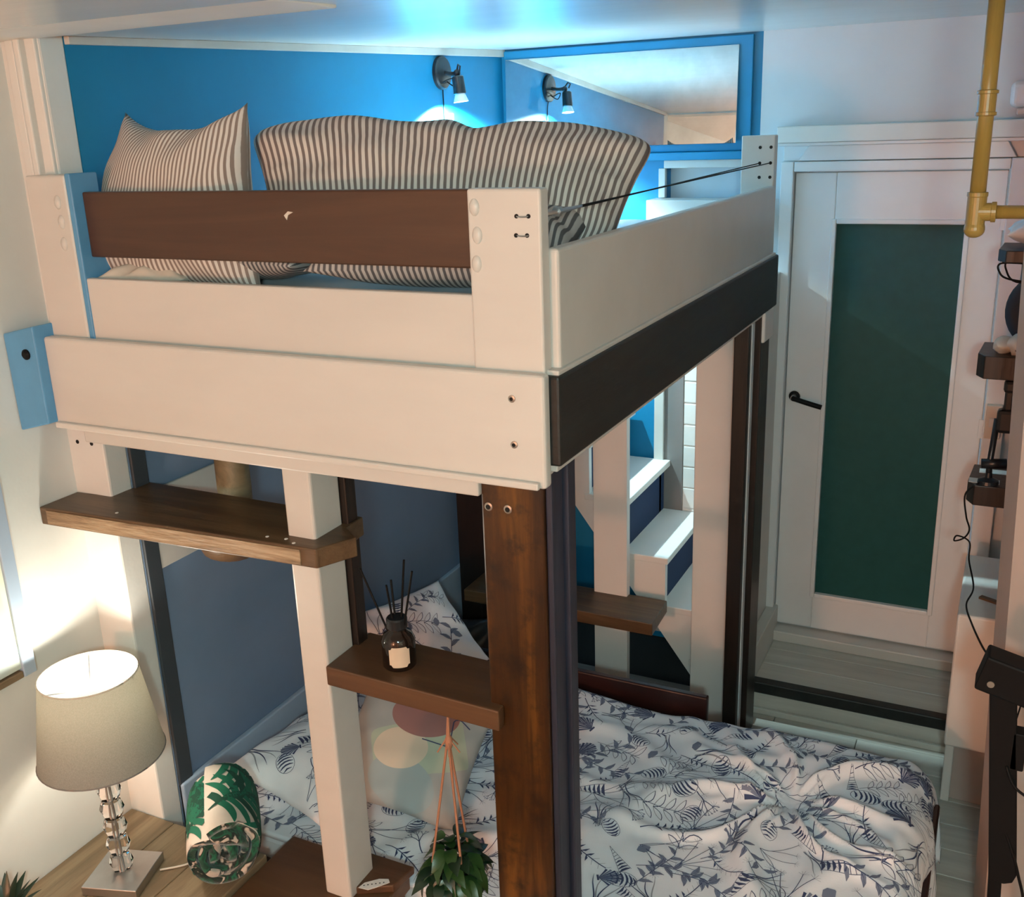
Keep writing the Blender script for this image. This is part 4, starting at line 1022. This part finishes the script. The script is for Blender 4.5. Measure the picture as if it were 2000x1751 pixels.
for k, lab in enumerate(('nearer black wire hanger hooked under highest shelf', 'farther black wire hanger hooked under highest shelf')):
    yo = 3.80 + k * 0.05; xo = -0.045 + 0.02 * k
    hg = thing('wire_hanger', lab, 'hanger', (0.1, yo, -0.55), 'wire hangers under the shelf')
    finish('hanger_wire', tube(NB(), smooth_path([(0.12, yo, -0.478), (0.05, yo, -0.482 - 0.01 * k), (xo, yo, -0.482), (xo - 0.005, yo, -0.51), (xo + 0.03, yo, -0.535 - 0.015 * k), (0.12, yo, -0.55), (0.25, yo, -0.56)], 6), 0.0035, 6), W['black'], hg, smooth=True)
bt = thing('neck_cushion', 'dark round neck cushion standing on the middle shelf', 'cushion', (0.075, 3.93, -0.79))
finish('ring', tube(NB(), [(0.095 + 0.080 * math.cos(t), 3.935, -0.660 + 0.095 * math.sin(t)) for t in np.linspace(0, 6.2832, 33)], 0.036, 14), plain('dark_blue_velour', (0.016, 0.020, 0.028), 0.8), bt, smooth=True)
tw = thing('rolled_cloth', 'crumpled cream cloth roll on the middle shelf', 'cloth', (0.0, 3.83, -0.79))
bm = NB(); blob(bm, (-0.012, 3.83, -0.765), (0.035, 0.05, 0.03), 16, 10); blob(bm, (0.035, 3.81, -0.758), (0.038, 0.055, 0.036), 16, 10)
for vtx in bm.verts: vtx.co += Vector((1, 0.6, 0.8)) * 0.010 * mnoise.noise(vtx.co * 38)
finish('bundle', bm, W['cream_cloth'], tw, smooth=True)
finish('roll_core', lathe(NB(), [(0.024, 0), (0.020, 0.004), (0.008, 0.002)], (0.048, 3.762, -0.760), (0, -1, 0.1), 18), W['darkpost'], tw)
dv_ = thing('black_gadget', 'black adjustable gadget on a round foot on lowest shelf', 'gadget', (0.005, 3.80, -1.255))
finish('foot', lathe(NB(), [(0.036, 0), (0.034, 0.012), (0.012, 0.022), (0.010, 0.04)], (-0.012, 3.79, -1.255), (0, 0, 1), 24), W['blackplastic'], dv_)
finish('stalk', tube(NB(), [(-0.012, 3.79, -1.23), (-0.014, 3.80, -1.19), (-0.005, 3.80, -1.02)], 0.011, 10), W['blackplastic'], dv_, smooth=True)
finish('joint', tube(NB(), [(-0.04, 3.79, -1.185), (0.04, 3.80, -1.18)], 0.018, 12), W['blackplastic'], dv_, smooth=True)
finish('body', B(-0.008, 0.05, 3.785, 3.84, -1.07, -0.985, b=0.014), W['blackplastic'], dv_)
finish('neck', B(0.010, 0.040, 3.795, 3.825, -0.99, -0.915, b=0.008), W['blackplastic'], dv_)
finish('head', B(0.004, 0.050, 3.785, 3.835, -0.925, -0.88, b=0.012), W['blackplastic'], dv_)
finish('cord', tube(NB(), smooth_path([(-0.04, 3.77, -1.25), (-0.08, 3.745, -1.29), (-0.07, 3.74, -1.37), (-0.055, 3.74, -1.42), (-0.07, 3.74, -1.455), (-0.10, 3.74, -1.47), (-0.092, 3.73, -1.445), (-0.05, 3.72, -1.46), (-0.045, 3.70, -1.52), (-0.02, 3.60, -1.58), (-0.035, 3.45, -1.58), (-0.01, 3.2, -1.53), (0.03, 2.9, -1.46), (0.055, 2.68, -1.37)], 8), 0.003, 6), W['black'], dv_, smooth=True)
for k, (x0, y0) in enumerate(((-0.075, 3.78), (-0.045, 3.90))):
    cd = tag(finish('paper_card', B(x0, x0 + 0.10, y0, y0 + 0.05, -1.255, -1.2535, b=0), W['paper']), ('white card poking out past the lowest shelf edge', 'white card at the back of the lowest shelf')[k], 'card')
sw = thing('switch_plate', 'beige switch box on door frame above lowest shelf', 'switch', (-0.035, 4.44, -1.2))
finish('plate', B(-0.050, 0.01, 4.405, 4.44, -1.27, -1.13, b=0.004), W['beige_wall'], sw)
finish('rocker', B(-0.035, -0.01, 4.399, 4.406, -1.22, -1.18, b=0.002), W['white'], sw)
sd = thing('wall_sensor', 'white rounded sensor high on the grey wall at right', 'sensor', (-0.05, YB, 0.0))
finish('housing', B(-0.085, 0.02, 4.44, YB, 0.015, 0.11, b=0.022, seg=4), W['door_white'], sd)
finish('eye', B(-0.06, 0.0, 4.445, 4.49, -0.012, 0.014, b=0.006), W['white'], sd)
cb = thing('white_cabinet', 'white boxed cabinet at foot of the right partition', 'cabinet', (0.1, 3.9, FL))
finish('body', B(-0.062, 0.33, 3.62, 4.2, -2.24, -1.70, b=0.010, seg=3), W['white_wall'], cb)
finish('plinth', B(-0.045, 0.33, 3.68, 4.2, FL, -2.24, b=0.004), W['pinkwall'], cb)
finish('corner_leg', B(-0.056, -0.025, 3.655, 3.70, FL, -2.24, b=0.004), W['white_wall'], cb)
tag(finish('wood_scrap', prism(NB(), [(0.0, 3.78), (0.06, 3.75), (0.08, 3.765), (0.01, 3.80)], 'Z', -1.70, -1.692), W['plank']), 'small brown wood scrap on top of white cabinet', 'wood scrap')

bk = thing('black_bracket', 'black folding wall bracket with upright bar at right edge', 'bracket', (0.08, 2.6, -2.2))
finish('upright', prism(NB(), [(0.044, -1.36), (0.108, -1.36), (0.168, -1.96), (0.160, -1.985), (0.140, -1.995), (0.102, -1.995)], 'Y', 2.60, 2.64, b=0.003), W['black'], bk)
finish('lower_bar', prism(NB(), [(0.100, -1.97), (0.134, -1.97), (0.160, -2.5), (0.126, -2.5)], 'Y', 2.606, 2.636, b=0.003), W['black'], bk)
bm = B(-0.02, 0.30, -0.03, 0.05, -0.055, 0.045, b=0.006)
bmesh.ops.transform(bm, matrix=Matrix.Translation((0.045, 2.60, -1.36)) @ Matrix.Rotation(R(14), 4, 'Y'), verts=bm.verts)
hb_ = finish('head_box', bm, W['black'], bk)
finish('end_screw', lathe(NB(), [(0.009, 0), (0.009, 0.003)], (0.05, 2.568, -1.385), (0, -1, 0), 12), W['screw'], hb_)
finish('arm', B(0.155, 0.185, 2.605, 2.64, -1.62, -1.42, b=0.003), W['black'], bk)
finish('cross_arm', B(0.10, 0.19, 2.605, 2.635, -1.60, -1.57, b=0.003), W['black'], bk)
finish('clamp', B(0.115, 0.15, 2.60, 2.645, -1.64, -1.53, b=0.004), W['black'], bk)
finish('cable', tube(NB(), smooth_path([(0.11, 2.60, -1.63), (0.14, 2.58, -1.68), (0.22, 2.57, -1.71), (0.30, 2.57, -1.72)]), 0.004, 6), W['black'], bk, smooth=True)
finish('cable', tube(NB(), smooth_path([(0.11, 2.61, -1.80), (0.14, 2.60, -1.86), (0.17, 2.60, -1.95), (0.2, 2.62, -2.1), (0.21, 2.64, -2.45)]), 0.004, 6), W['black'], bk, smooth=True)
for q in (0.118, 0.128): finish('wire', tube(NB(), [(q, 2.62, -1.44), (q - 0.012, 2.62, -1.53)], 0.002, 5), W['black'], bk)
